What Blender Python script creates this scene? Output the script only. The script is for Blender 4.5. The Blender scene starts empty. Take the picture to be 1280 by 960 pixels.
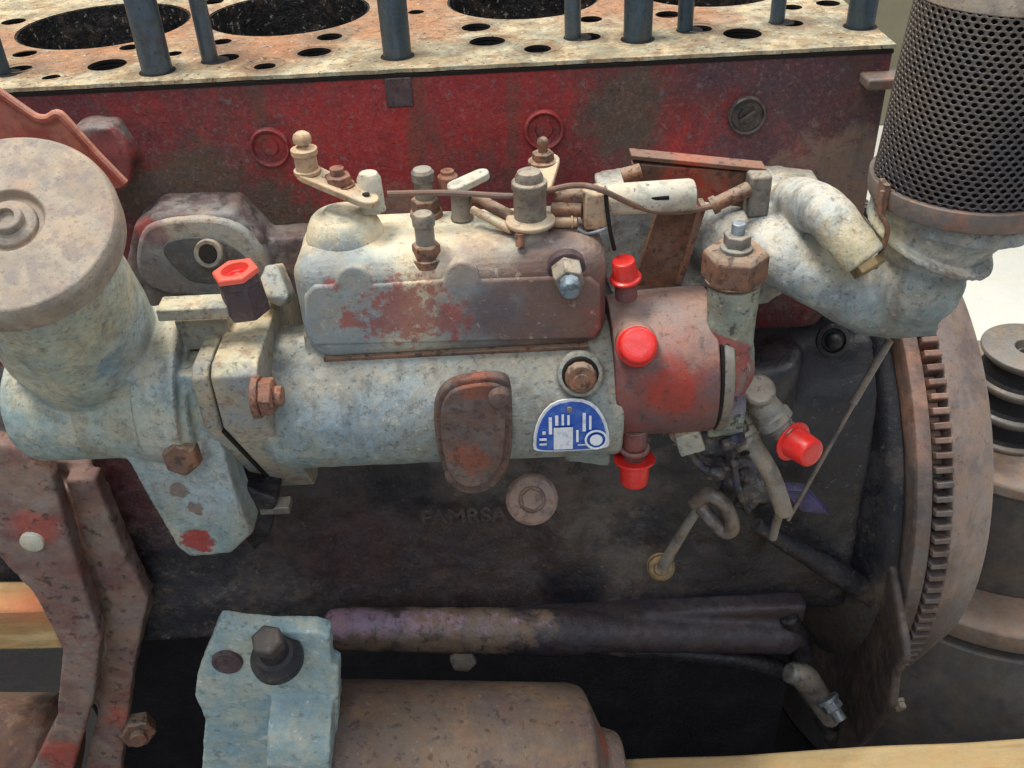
import bpy, bmesh, math, random
from mathutils import Vector, Matrix, noise as mnoise
random.seed(7)
V = Vector
R = math.radians
SC = bpy.context.scene
COL = SC.collection

# ------------------------------------------------------------------ camera
F = 1225.0
PITCH, ROLL = R(35), math.atan(0.050)
CAM = V((0, -0.502, 0.351))
FWD = V((0, math.cos(PITCH), -math.sin(PITCH)))
U0 = V((0, math.sin(PITCH), math.cos(PITCH)))
X0 = V((1, 0, 0))
RGT = math.cos(ROLL) * X0 - math.sin(ROLL) * U0
UPV = math.sin(ROLL) * X0 + math.cos(ROLL) * U0
cd = bpy.data.cameras.new('camera')
cam = bpy.data.objects.new('camera', cd)
COL.objects.link(cam)
cam.matrix_world = Matrix(((RGT.x, UPV.x, -FWD.x, CAM.x), (RGT.y, UPV.y, -FWD.y, CAM.y),
                           (RGT.z, UPV.z, -FWD.z, CAM.z), (0, 0, 0, 1)))
cd.sensor_width = 36
cd.lens = 36 * F / 1280
cd.clip_start = 0.01
cd.clip_end = 60
SC.camera = cam

# ------------------------------------------------------------------ light (a lit hall: soft lamps overhead and an added front fill)
W = bpy.data.worlds.new('World')
SC.world = W
W.use_nodes = True
W.node_tree.nodes['Background'].inputs[0].default_value = (0.68, 0.72, 0.82, 1)
W.node_tree.nodes['Background'].inputs[1].default_value = 0.42
def area(name, loc, target, size, power, color):
    l = bpy.data.lights.new(name, 'AREA'); l.shape = 'RECTANGLE'
    l.size, l.size_y = size; l.energy = power; l.color = color
    o = bpy.data.objects.new(name, l); COL.objects.link(o)
    o.location = loc
    o.rotation_euler = (V(target) - V(loc)).to_track_quat('-Z', 'Y').to_euler()
    return o
area('hall_and_fill_lamp', (-0.7, 0.15, 2.2), (0, 0, 0), (0.9, 0.6), 62, (1.0, 0.93, 0.83))
area('hall_and_fill_lamp', (-0.1, -1.9, 2.1), (0, 0, -0.05), (1.6, 1.0), 26, (0.88, 0.93, 1.0))  # added front fill that brightens the filler neck and pump
area('hall_and_fill_lamp', (1.2, 1.1, 1.9), (1.0, 1.0, -0.7), (1.6, 1.2), 46, (1.0, 0.98, 0.95))
SC.view_settings.view_transform = 'Standard'
SC.view_settings.look = 'None'
SC.view_settings.exposure = 0.06
SC.view_settings.gamma = 1

# ------------------------------------------------------------------ geometry of the photograph's viewpoint (used only to place things)
def ray(px, py):
    return FWD + RGT * ((px - 640) / F) + UPV * ((480 - py) / F)
def P(px, py, y):
    d = ray(px, py); return CAM + d * ((y - CAM.y) / d.y)
def PZ(px, py, z):
    d = ray(px, py); return CAM + d * ((z - CAM.z) / d.z)
def PX(px, py, x):
    d = ray(px, py); return CAM + d * (x / d.x)
def S(p):
    return (p - CAM).dot(FWD) / F          # metres per photo pixel at point p

# ------------------------------------------------------------------ materials
def lin(c):
    return c / 12.92 if c <= 0.04045 else ((c + 0.055) / 1.055) ** 2.4
def C(r, g, b):
    return (lin(r / 255), lin(g / 255), lin(b / 255), 1)

def mat(name, base, layers=(), rough=0.6, metal=0.0, bump=0.3, bscale=900, spec=0.4, fine=0.25, coat=0.0, wear=0.0, runs=0.0):
    """base colour, then layers: dict(c, s=noise scale, t=threshold, w=softness, k=amount, at=(centre, radius), up=bool, sx=stretch)"""
    m = bpy.data.materials.new(name); m.use_nodes = True
    nt = m.node_tree; N = nt.nodes; L = nt.links
    bs = N['Principled BSDF']
    geo = N.new('ShaderNodeNewGeometry')
    def math_(op, a, b=None, clamp=False):
        n = N.new('ShaderNodeMath'); n.operation = op; n.use_clamp = clamp
        for i, v in enumerate((a, b)):
            if v is None: continue
            if isinstance(v, (int, float)): n.inputs[i].default_value = v
            else: L.new(v, n.inputs[i])
        return n.outputs[0]
    def noise(scale, detail=6, rough=0.6, off=0.0, stretch=None):
        n = N.new('ShaderNodeTexNoise'); n.inputs['Scale'].default_value = scale
        n.inputs['Detail'].default_value = detail; n.inputs['Roughness'].default_value = rough
        mp = N.new('ShaderNodeMapping'); mp.inputs['Location'].default_value = (off, off * 0.7, -off * 1.3)
        if stretch: mp.inputs['Scale'].default_value = stretch
        L.new(geo.outputs['Position'], mp.inputs['Vector']); L.new(mp.outputs[0], n.inputs['Vector'])
        return n.outputs['Fac']
    def ramp(v, lo, hi):
        n = N.new('ShaderNodeMapRange'); n.interpolation_type = 'SMOOTHSTEP'
        n.inputs['From Min'].default_value = lo; n.inputs['From Max'].default_value = hi
        L.new(v, n.inputs['Value']); return n.outputs[0]
    rgb = N.new('ShaderNodeRGB'); rgb.outputs[0].default_value = base
    cur = rgb.outputs[0]
    off = (sum(map(ord, name)) % 37) * 0.13
    height = None
    for i, ly in enumerate(layers):
        o = off + i * 1.7
        nz = noise(ly.get('s', 60), ly.get('d', 8), ly.get('r', 0.65), o, ly.get('sx'))
        t, w = ly.get('t', 0.5), ly.get('w', 0.06)
        if 'at' in ly:
            spots = ly['at'] if isinstance(ly['at'], list) else [ly['at']]
            tot = None
            for (c, rad) in spots:
                vm = N.new('ShaderNodeVectorMath'); vm.operation = 'DISTANCE'
                L.new(geo.outputs['Position'], vm.inputs[0]); vm.inputs[1].default_value = tuple(c)
                d = math_('DIVIDE', vm.outputs['Value'], rad)
                f = math_('SUBTRACT', 1.0, d)
                tot = f if tot is None else math_('MAXIMUM', tot, f)
            v = math_('ADD', tot, math_('MULTIPLY', math_('SUBTRACT', nz, 0.5), ly.get('e', 1.6)))
            msk = ramp(v, -w, w)
        else:
            v = nz
            msk = ramp(v, t - w, t + w)
        if ly.get('up') is not None:
            sp = N.new('ShaderNodeSeparateXYZ'); L.new(geo.outputs['Normal'], sp.inputs[0])
            u = ly['up']
            z = sp.outputs['Z'] if u >= 0 else math_('MULTIPLY', sp.outputs['Z'], -1)
            zz = math_('ADD', z, math_('MULTIPLY', math_('SUBTRACT', nz, 0.5), 0.9))
            msk = ramp(zz, abs(u) - 0.25, abs(u) + 0.25)
        msk = math_('MULTIPLY', msk, ly.get('k', 1.0), True)
        mx = N.new('ShaderNodeMix'); mx.data_type = 'RGBA'
        L.new(msk, mx.inputs['Factor']); L.new(cur, mx.inputs['A'])
        mx.inputs['B'].default_value = ly['c']
        cur = mx.outputs['Result']
        if ly.get('h'):
            hh = math_('MULTIPLY', msk, ly['h'])
            height = hh if height is None else math_('ADD', height, hh)
    def over(msk, col, k):
        nonlocal cur
        mx = N.new('ShaderNodeMix'); mx.data_type = 'RGBA'; L.new(math_('MULTIPLY', msk, k, True), mx.inputs['Factor'])
        L.new(cur, mx.inputs['A']); mx.inputs['B'].default_value = col; cur = mx.outputs['Result']
    if runs:       # oil that has run down the casting
        over(ramp(noise(70, 5, .6, off + 21, (1, 1, .12)), .52, .68), C(84, 72, 62), runs)
    if wear:       # paint knocked off the outer edges
        pn = math_('ADD', geo.outputs['Pointiness'], math_('MULTIPLY', math_('SUBTRACT', noise(160, 6, .7, off + 17), 0.5), .10))
        over(ramp(pn, .525, .56), C(104, 80, 68), wear)
    # fine grain in the colour
    g = noise(1400, 4, 0.7, off)
    g2 = noise(260, 6, 0.75, off + 3)
    g3 = noise(85, 5, 0.7, off + 7)
    gg = math_('ADD', math_('MULTIPLY', g, 0.5), math_('ADD', math_('MULTIPLY', g2, 0.7), math_('MULTIPLY', g3, 0.5)))
    val = N.new('ShaderNodeMapRange'); val.inputs['From Min'].default_value = 0.62; val.inputs['From Max'].default_value = 1.08
    val.inputs['To Min'].default_value = 1 - fine; val.inputs['To Max'].default_value = 1 + fine
    L.new(gg, val.inputs['Value'])
    tm_ = N.new('ShaderNodeMix'); tm_.data_type = 'RGBA'; L.new(ramp(noise(48, 6, 0.7, off + 13), .38, .62), tm_.inputs['Factor'])
    k_ = min(.09, fine * .4); tm_.inputs['A'].default_value = (1 + k_, 1, 1 - k_, 1); tm_.inputs['B'].default_value = (1 - k_, 1, 1 + k_ * .8, 1)
    vt = N.new('ShaderNodeVectorMath'); vt.operation = 'MULTIPLY'; L.new(cur, vt.inputs[0]); L.new(tm_.outputs['Result'], vt.inputs[1]); cur = vt.outputs[0]
    vm = N.new('ShaderNodeVectorMath'); vm.operation = 'SCALE'
    L.new(cur, vm.inputs[0]); L.new(val.outputs[0], vm.inputs['Scale'])
    L.new(vm.outputs[0], bs.inputs['Base Color'])
    rr = N.new('ShaderNodeMapRange'); rr.inputs['To Min'].default_value = max(0.05, rough - 0.18); rr.inputs['To Max'].default_value = min(1, rough + 0.18)
    rr.inputs['From Min'].default_value = 0.3; rr.inputs['From Max'].default_value = 0.7
    L.new(g2, rr.inputs['Value']); L.new(rr.outputs[0], bs.inputs['Roughness'])
    bs.inputs['Metallic'].default_value = metal
    bs.inputs['Specular IOR Level'].default_value = spec
    if coat: bs.inputs['Coat Weight'].default_value = coat; bs.inputs['Coat Roughness'].default_value = 0.25
    if bump:
        bm_ = N.new('ShaderNodeBump'); bm_.inputs['Strength'].default_value = bump; bm_.inputs['Distance'].default_value = 0.0016
        h = math_('ADD', math_('MULTIPLY', noise(bscale, 5, 0.7, off + 9), 0.5), math_('MULTIPLY', noise(bscale * 0.2, 5, 0.6, off + 5), 1.0))
        if height is not None: h = math_('ADD', h, height)
        L.new(h, bm_.inputs['Height']); L.new(bm_.outputs[0], bs.inputs['Normal'])
    return m

M = {}
cream = C(205, 198, 172)
def setup_materials():
    D = lambda px, py, y, r: (P(px, py, y), r)
    M['red'] = mat('block_red_paint', C(132, 46, 50), [
        dict(c=C(96, 44, 52), s=18, t=0.5, w=0.12, k=0.8),
        dict(c=C(92, 66, 68), s=60, t=0.54, w=0.1, k=0.65, r=.75),
        dict(c=C(144, 48, 50), s=34, t=0.55, w=0.08, k=0.7, r=.75),
        dict(c=C(84, 58, 60), s=130, t=0.53, w=0.1, k=0.55, r=.8),
        dict(c=C(160, 42, 46), s=60, w=0.35, e=2.2, at=[D(450, 185, .1, .055), D(610, 120, .1, .05), D(880, 210, .1, .03)], k=0.7),
        dict(c=C(70, 56, 64), s=120, w=0.5, e=2.8, r=.8, at=[D(1030, 90, .1, .055), D(940, 200, .1, .03), D(880, 225, .1, .02), D(150, 80, .1, .012), D(240, 95, .1, .012), D(900, 95, .1, .02), D(1080, 150, .1, .03)], k=0.8),
        dict(c=C(80, 74, 64), s=120, w=0.3, e=2.6, r=.8, at=[D(255, 232, .1, .026), D(215, 240, .1, .022), D(180, 250, .1, .02), D(775, 150, .1, .026), D(800, 120, .1, .018), D(330, 280, .1, .03)], k=0.85),
        dict(c=C(126, 108, 96), s=75, w=0.3, e=2.4, r=.75, at=[D(1060, 240, .1, .042), D(980, 235, .1, .02), D(1080, 300, .1, .06), D(500, 275, .1, .02)], k=0.85),
        dict(c=C(120, 104, 104), s=240, t=0.62, w=0.04, k=0.55, d=4),
        dict(c=C(36, 22, 26), s=400, t=0.66, w=0.06, k=0.5, d=3, h=-1.0),
        dict(c=C(156, 116, 108), s=360, t=0.58, w=0.1, k=0.35, r=.8),
    ], rough=0.62, runs=.5, bump=0.55, bscale=700, fine=0.3)
    M['deck'] = mat('deck_rusty_cream_metal', C(150, 138, 112), [
        dict(c=C(188, 178, 150), s=36, t=0.5, w=0.1, k=0.85),
        dict(c=C(152, 108, 80), s=60, w=0.5, e=2.2, r=.75, at=[(PZ(330, 55, .166), .05), (PZ(100, 70, .166), .04), (PZ(500, 30, .166), .05), (PZ(520, 10, .166), .05), (PZ(860, 20, .166), .03), (PZ(230, 30, .166), .05), (PZ(770, 5, .166), .05), (PZ(20, 50, .166), .04)], k=0.85),
        dict(c=C(84, 70, 58), s=120, w=0.5, e=1.8, r=.75, at=[(PZ(a_, b_, .166), .017) for a_, b_ in ((23, 87), (134, 81), (197, 86), (270, 62), (283, 72), (331, 83), (393, 66), (412, 46), (497, 66), (609, 52), (595, 34), (672, 61), (734, 46), (797, 46), (874, 36), (928, 42), (989, 29), (1075, 30))], k=0.6),
        dict(c=C(116, 82, 58), s=70, t=0.55, w=0.08, k=0.65, r=.75),
        dict(c=C(116, 108, 94), s=140, t=0.58, w=0.07, k=0.65, r=.75),
        dict(c=C(60, 52, 44), s=300, t=0.63, w=0.03, k=0.8, h=-1),
        dict(c=C(238, 232, 215), s=220, t=0.66, w=0.06, k=0.5),
    ], rough=0.7, bump=0.6, bscale=600, fine=0.3)
    M['crank'] = mat('greasy_black_crankcase', C(34, 35, 43), [
        dict(c=C(82, 73, 70), s=16, t=0.5, w=0.07, k=0.8, r=.78),
        dict(c=C(22, 25, 36), s=22, t=0.54, w=0.05, k=0.9, r=.7),
        dict(c=C(104, 92, 84), s=60, t=0.58, w=0.05, k=0.6, r=.82),
        dict(c=C(84, 38, 46), s=20, w=0.3, e=2.2, at=[D(120, 600, .05, .06), D(330, 640, .05, .035), D(440, 690, .05, .04)], k=0.55),
        dict(c=C(70, 60, 58), s=30, w=0.4, e=1.6, at=[D(520, 690, .05, .08), D(640, 690, .05, .07), D(400, 650, .05, .06)], k=0.75),
        dict(c=C(92, 86, 80), s=130, w=0.4, e=4.0, r=.78, at=[D(730, 645, .06, .02), D(780, 690, .06, .022), D(600, 605, .06, .02)], k=0.6),
        dict(c=C(20, 22, 30), s=24, w=0.3, e=1.8, at=[D(980, 620, .06, .09), D(1040, 480, .1, .09), D(960, 780, .03, .1), D(500, 600, .06, .03), D(720, 740, .04, .03)], k=0.8),
        dict(c=C(128, 122, 116), s=260, t=0.66, w=0.03, k=0.5),
    ], rough=0.42, bump=0.7, bscale=450, fine=0.4, spec=0.55)
    M['pump'] = mat('pump_pale_blue_paint', C(144, 156, 156), [
        dict(c=C(120, 144, 150), s=22, t=0.5, w=0.08, k=0.7),
        dict(c=C(168, 170, 160), s=34, t=0.50, w=0.1, k=0.65),
        dict(c=C(150, 168, 184), s=34, w=0.35, e=1.8, at=[D(450, 490, -.04, .05), D(120, 540, -.04, .05)], k=0.55),
        dict(c=C(122, 128, 120), s=13, t=.52, w=.12, k=.55, r=.75), dict(c=C(190, 186, 166), s=60, k=0.55, up=0.66),
        dict(c=C(150, 148, 138), s=30, w=0.3, e=1.6, at=[D(700, 480, -.04, .05), D(380, 440, -.03, .04)], k=0.6),
        dict(c=C(104, 108, 104), s=95, t=0.57, w=0.1, k=0.6, r=.82), dict(c=C(70, 72, 70), s=260, t=0.61, w=0.05, k=0.55, r=.75, h=-1.2),
        dict(c=C(196, 200, 194), s=150, t=0.62, w=0.06, k=0.4, h=.6),
        dict(c=C(96, 66, 54), s=420, t=0.67, w=0.03, k=0.5, h=-1.0),
    ], rough=0.55, wear=.7, runs=.35, bump=0.5, bscale=800, fine=0.2)
    M['cover'] = mat('governor_cover_worn_paint', C(164, 158, 144), [
        dict(c=C(208, 200, 174), s=40, w=0.4, e=1.2, at=[D(420, 290, 0.01, .06), D(520, 290, 0.01, .055), D(600, 280, .01, .04), D(395, 350, -.02, .03)], k=0.9),
        dict(c=C(140, 122, 114), s=50, w=0.4, e=1.8, at=[D(700, 335, -.0, .038), D(740, 370, -.02, .06), D(610, 370, -.02, .035)], k=0.85),
        dict(c=C(120, 132, 140), s=30, w=0.35, e=1.6, at=[D(430, 370, -.02, .03), D(400, 410, -.02, .035), D(600, 400, -.02, .025)], k=0.8),
        dict(c=C(88, 60, 58), s=34, w=0.4, e=1.8, at=[D(700, 390, -.02, .04), D(620, 385, -.02, .02)], k=0.7),
        dict(c=C(146, 68, 62), s=170, w=0.3, e=4.4, r=.75, at=[D(505, 385, -.02, .020), D(560, 392, -.02, .012), D(418, 355, -.02, .005), D(470, 400, -.02, .010), D(440, 395, -.02, .008), D(762, 400, -.02, .013)], k=0.75),
        dict(c=C(120, 104, 92), s=150, t=0.62, w=0.06, k=0.5, h=-0.8),
        dict(c=C(208, 202, 186), s=170, t=0.63, w=0.05, k=0.4, h=0.6),
        dict(c=C(70, 58, 52), s=420, t=0.66, w=0.02, k=0.7, h=-0.8),
    ], rough=0.55, bump=0.45, bscale=800, fine=0.2)
    M['house'] = mat('filler_housing_pale_paint', C(156, 166, 158), [
        dict(c=C(134, 156, 158), s=22, t=0.52, w=0.08, k=0.75),
        dict(c=C(186, 184, 166), s=26, t=0.54, w=0.08, k=0.7),
        dict(c=C(198, 198, 176), s=50, w=0.5, e=1.6, at=[D(170, 340, -.03, .04), D(110, 390, -.05, .035), D(40, 440, -.05, .03)], k=0.75), dict(c=C(84, 128, 148), s=80, w=0.3, e=2.6, at=[D(125, 446, -.05, .012), D(150, 436, -.03, .010)], k=0.7),
        dict(c=C(166, 178, 190), s=30, w=0.4, e=1.6, at=[D(200, 440, -.04, .03), D(250, 600, -.04, .04)], k=0.5),
        dict(c=C(128, 134, 124), s=13, t=.54, w=.12, k=.5, r=.75), dict(c=C(204, 200, 176), s=60, k=0.65, up=0.64),
        dict(c=C(158, 56, 54), s=90, w=0.1, e=1.6, at=[D(246, 682, -.04, .011)], k=0.95, h=-0.6),
        dict(c=C(118, 98, 88), s=90, w=0.1, e=2.0, at=[D(222, 620, -.04, .007), D(240, 640, -.04, .006)], k=0.85, h=-0.6),
        dict(c=C(104, 108, 104), s=95, t=0.57, w=0.1, k=0.6, r=.82), dict(c=C(96, 100, 96), s=260, t=0.61, w=0.05, k=0.55, r=.75, h=-1),
        dict(c=C(198, 200, 190), s=150, t=0.62, w=0.06, k=0.4, h=.6),
        dict(c=C(100, 66, 52), s=400, t=0.68, w=0.03, k=0.5, h=-0.8),
    ], rough=0.58, wear=.7, runs=.35, bump=0.5, bscale=800, fine=0.2)
    M['flange'] = mat('cream_dusted_flange', C(158, 152, 136), [
        dict(c=C(196, 186, 156), s=40, k=0.8, up=0.5),
        dict(c=C(140, 142, 142), s=40, t=0.52, w=0.06, k=0.7),
        dict(c=C(128, 84, 66), s=90, t=0.6, w=0.06, k=0.5),
        dict(c=C(52, 50, 50), s=230, t=0.6, w=0.06, k=0.5, h=-1),
    ], rough=0.65, bump=0.45, fine=0.22)
    M['intake'] = mat('intake_casting_grey_white_paint', C(164, 166, 162), [
        dict(c=C(128, 134, 138), s=24, t=0.52, w=0.08, k=0.8),
        dict(c=C(206, 204, 192), s=50, k=0.8, up=0.45),
        dict(c=C(116, 132, 134), s=36, w=0.4, e=1.8, at=[D(1150, 370, .0, .035), D(1090, 400, .0, .03)], k=0.75),
        dict(c=C(204, 196, 160), s=90, w=0.4, e=1.4, at=[D(1070, 310, -.02, .024)], k=0.75),
        dict(c=C(104, 108, 104), s=95, t=0.57, w=0.1, k=0.6, r=.82), dict(c=C(64, 66, 66), s=260, t=0.61, w=0.05, k=0.55, r=.75, h=-1),
        dict(c=C(206, 206, 198), s=150, t=0.62, w=0.06, k=0.45, h=.6),
    ], rough=0.55, wear=.6, runs=.35, bump=0.55, bscale=700, fine=0.22)
    M['head'] = mat('pump_head_red_worn', C(122, 72, 68), [
        dict(c=C(150, 56, 44), s=40, w=0.3, e=2.0, at=[D(845, 450, -.045, .022), D(840, 490, -.045, .014), D(850, 425, -.045, .012)], k=0.9),
        dict(c=C(98, 84, 86), s=30, t=0.52, w=0.08, k=0.7),
        dict(c=C(160, 140, 128), s=60, k=0.6, up=0.6),
        dict(c=C(150, 130, 140), s=50, w=0.3, e=1.6, at=[D(835, 405, -.035, .01)], k=0.6),
        dict(c=C(64, 54, 54), s=180, t=0.6, w=0.06, k=0.5, h=-0.8),
    ], rough=0.5, bump=0.35, fine=0.22)
    M['rust'] = mat('rusty_dusty_steel', C(110, 84, 72), [
        dict(c=C(136, 94, 70), s=90, t=0.5, w=0.08, k=0.7),
        dict(c=C(158, 138, 118), s=60, k=0.7, up=0.55),
        dict(c=C(64, 50, 46), s=200, t=0.58, w=0.05, k=0.7, h=-0.8),
    ], rough=0.7, bump=0.5, fine=0.3)
    M['rustplate'] = mat('rusty_inspection_plate', C(98, 80, 74), [
        dict(c=C(110, 74, 62), s=60, t=0.56, w=0.08, k=0.6),
        dict(c=C(112, 102, 98), s=50, t=0.54, w=0.07, k=0.6),
        dict(c=C(138, 76, 56), s=90, w=0.3, e=2.4, at=[D(590, 565, -.05, .012), D(595, 480, -.05, .01)], k=0.7),
        dict(c=C(66, 54, 52), s=200, t=0.58, w=0.06, k=0.5, h=-.8),
    ], rough=0.62, bump=0.6, fine=0.25)
    M['rustnut'] = mat('orange_rust_nut', C(122, 84, 70), [
        dict(c=C(146, 108, 88), s=150, t=0.5, w=0.1, k=0.7),
        dict(c=C(70, 48, 42), s=260, t=0.58, w=0.05, k=0.7),
    ], rough=0.65, bump=0.4, fine=0.25)
    M['lever'] = mat('cream_rusty_lever', C(176, 152, 126), [
        dict(c=C(150, 112, 86), s=90, t=0.54, w=0.07, k=0.7),
        dict(c=C(206, 190, 160), s=60, k=0.5, up=0.6),
        dict(c=C(84, 62, 52), s=240, t=0.6, w=0.06, k=0.5),
    ], rough=0.6, bump=0.35, fine=0.2)
    M['grey'] = mat('dusty_grey_steel', C(128, 122, 114), [
        dict(c=C(98, 90, 86), s=90, t=0.54, w=0.07, k=0.7),
        dict(c=C(172, 164, 148), s=60, k=0.6, up=0.6),
        dict(c=C(58, 52, 50), s=240, t=0.6, w=0.06, k=0.5),
    ], rough=0.55, bump=0.35, fine=0.22, metal=0.15)
    M['backsteel'] = mat('dark_grey_machined_face', C(92, 90, 90), [dict(c=C(70, 68, 70), s=70, t=.54, w=.08, k=.6), dict(c=C(122, 116, 108), s=120, t=.6, w=.05, k=.5)], rough=.5, bump=.3)
    M['pale'] = mat('pale_painted_fitting', C(190, 186, 170), [
        dict(c=C(150, 146, 136), s=90, t=0.56, w=0.06, k=0.7),
        dict(c=C(90, 84, 78), s=220, t=0.62, w=0.03, k=0.8),
    ], rough=0.55, bump=0.3, fine=0.15)
    M['zinc'] = mat('bright_zinc_bolt', C(150, 160, 168), [
        dict(c=C(96, 104, 112), s=120, t=0.55, w=0.07, k=0.7)], rough=0.35, metal=0.5, bump=0.2, fine=0.15)
    M['bluegrey'] = mat('blue_grey_cap', C(118, 130, 138), [dict(c=C(70, 74, 80), s=140, t=0.56, w=0.06, k=0.7)], rough=0.45, bump=0.25, metal=0.2)
    M['cap'] = mat('filler_cap_dusty_brown', C(144, 132, 118), [
        dict(c=C(164, 151, 134), s=60, t=0.5, w=0.09, k=0.8),
        dict(c=C(132, 122, 116), s=130, t=0.54, w=0.06, k=0.75),
        dict(c=C(174, 144, 126), s=50, t=0.62, w=0.07, k=0.4),
        dict(c=C(104, 96, 92), s=420, t=0.6, w=0.06, k=0.5),
    ], rough=0.75, bump=0.3, fine=0.14)
    M['stud'] = mat('oiled_dark_steel_stud', C(66, 82, 94), [
        dict(c=C(96, 108, 118), s=40, t=0.52, w=0.08, k=0.7, sx=(1, 1, .15)),
        dict(c=C(84, 72, 64), s=90, t=0.6, w=0.05, k=0.5)], rough=0.35, metal=0.6, bump=0.25, fine=0.2)
    M['bore'] = mat('pitted_black_bore', C(24, 22, 22), [
        dict(c=C(84, 62, 50), s=50, w=.4, e=2.0, r=.75, at=[(PZ(362, 12, .12), .06)], k=.8), dict(c=C(78, 66, 56), s=60, t=0.56, w=0.06, k=0.7),
        dict(c=C(168, 162, 150), s=260, t=0.62, w=0.03, k=0.9),
        dict(c=C(12, 12, 13), s=120, t=0.5, w=0.05, k=0.8)], rough=0.35, bump=0.9, bscale=400, fine=0.4, spec=0.8)
    M['dark'] = mat('dark_hole', C(22, 18, 17), rough=0.9, bump=0.2)
    M['blackoxide'] = mat('dark_plum_hex_fitting', C(74, 60, 64), [dict(c=C(98, 84, 84), s=80, t=0.55, w=0.07, k=0.6), dict(c=C(46, 38, 42), s=200, t=0.58, w=0.05, k=0.6)], rough=0.6, bump=0.3)
    M['plastic'] = mat('bright_red_plastic', C(216, 42, 38), [dict(c=C(196, 58, 52), s=90, t=0.56, w=0.1, k=0.5), dict(c=C(186, 110, 98), s=260, t=0.63, w=0.04, k=0.45), dict(c=C(130, 44, 40), s=120, t=0.64, w=0.04, k=0.4)], rough=0.36, bump=0.12, fine=0.04, spec=0.5)
    M['plastic2'] = mat('bright_red_plastic_rim', C(226, 98, 82), rough=0.4, bump=0.05, fine=0.04)
    M['mesh'] = mat('perforated_dark_steel', C(78, 74, 74), [
        dict(c=C(60, 61, 70), s=14, t=0.5, w=0.12, k=0.8),
        dict(c=C(120, 112, 102), s=20, w=0.4, e=1.0, at=[D(1160, 60, -.02, .05), D(1260, 50, -.02, .03)], k=0.5)], rough=0.42, metal=0.4, bump=0.15, fine=0.12)
    M['meshcore'] = mat('strainer_dark_inside', C(24, 24, 28), rough=0.8, bump=0.2)
    M['ring'] = mat('strainer_dusty_band', C(112, 102, 96), [dict(c=C(150, 108, 92), s=40, t=0.56, w=0.08, k=0.6), dict(c=C(96, 90, 88), s=90, t=0.56, w=0.06, k=0.6)], rough=0.55, bump=0.3, metal=0.2)
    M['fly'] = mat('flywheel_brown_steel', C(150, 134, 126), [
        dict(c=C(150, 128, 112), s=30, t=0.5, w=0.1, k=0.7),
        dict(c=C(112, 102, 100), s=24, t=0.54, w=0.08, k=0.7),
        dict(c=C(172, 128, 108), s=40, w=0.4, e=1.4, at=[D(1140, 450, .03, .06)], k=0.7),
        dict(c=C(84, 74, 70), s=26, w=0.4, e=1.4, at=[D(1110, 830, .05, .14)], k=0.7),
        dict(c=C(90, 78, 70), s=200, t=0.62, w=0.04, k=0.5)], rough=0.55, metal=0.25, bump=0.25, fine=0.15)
    M['backplate'] = mat('greasy_dark_backplate', C(38, 38, 42), [
        dict(c=C(78, 72, 68), s=22, t=0.53, w=0.06, k=0.7),
        dict(c=C(22, 26, 36), s=14, t=0.52, w=0.08, k=0.8),
        dict(c=C(92, 84, 78), s=24, w=0.4, e=2.2, at=[D(1090, 760, .08, .09), D(1080, 860, .08, .06)], k=0.75),
        dict(c=C(110, 104, 96), s=160, t=0.64, w=0.06, k=0.5)], rough=0.42, bump=0.6, fine=0.35)
    M['filterhead'] = mat('filter_head_sky_paint', C(158, 172, 166), [
        dict(c=C(134, 160, 168), s=26, t=0.49, w=0.08, k=0.8),
        dict(c=C(176, 182, 172), s=40, t=0.54, w=0.06, k=0.7),
        dict(c=C(212, 216, 212), s=140, t=0.62, w=0.06, k=0.5, h=1),
        dict(c=C(190, 194, 214), s=40, w=0.3, e=1.8, at=[D(375, 930, -.1, .02)], k=0.7),
        dict(c=C(84, 92, 92), s=120, t=0.62, w=0.06, k=0.5, h=-1)], rough=0.5, bump=0.55, fine=0.18)
    M['can'] = mat('filter_can_brown_rust', C(108, 92, 80), [
        dict(c=C(126, 106, 88), s=24, t=0.52, w=0.08, k=0.8),
        dict(c=C(98, 84, 84), s=22, t=0.52, w=0.08, k=0.7),
        dict(c=C(160, 74, 62), s=50, w=0.3, e=1.6, at=[D(735, 935, -.08, .014), D(728, 955, -.08, .012)], k=0.8),
        dict(c=C(66, 54, 48), s=140, t=0.6, w=0.05, k=0.7),
        dict(c=C(150, 136, 118), s=200, t=0.65, w=0.03, k=0.5)], rough=0.6, bump=0.4, fine=0.2)
    M['bracket'] = mat('mount_bracket_faded_red', C(122, 98, 92), [
        dict(c=C(140, 122, 112), s=18, t=0.50, w=0.09, k=0.85),
        dict(c=C(116, 68, 66), s=34, t=0.56, w=0.08, k=0.6),
        dict(c=C(168, 78, 66), s=50, w=0.3, e=1.6, at=[D(45, 655, -.0, .016), D(165, 810, -.0, .014), D(140, 920, -.0, .022), D(80, 940, 0, .02)], k=0.75),
        dict(c=C(60, 46, 46), s=110, t=0.6, w=0.05, k=0.7),
        dict(c=C(150, 140, 132), s=120, t=0.66, w=0.06, k=0.5)], rough=0.6, bump=0.45, fine=0.22)
    M['salmon'] = mat('faded_red_sheet', C(140, 62, 52), [
        dict(c=C(170, 104, 86), s=40, t=0.52, w=0.1, k=0.7), dict(c=C(100, 44, 40), s=40, t=0.58, w=0.06, k=0.6),
        dict(c=C(186, 140, 118), s=60, k=0.6, up=0.3)], rough=0.6, bump=0.3)
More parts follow.
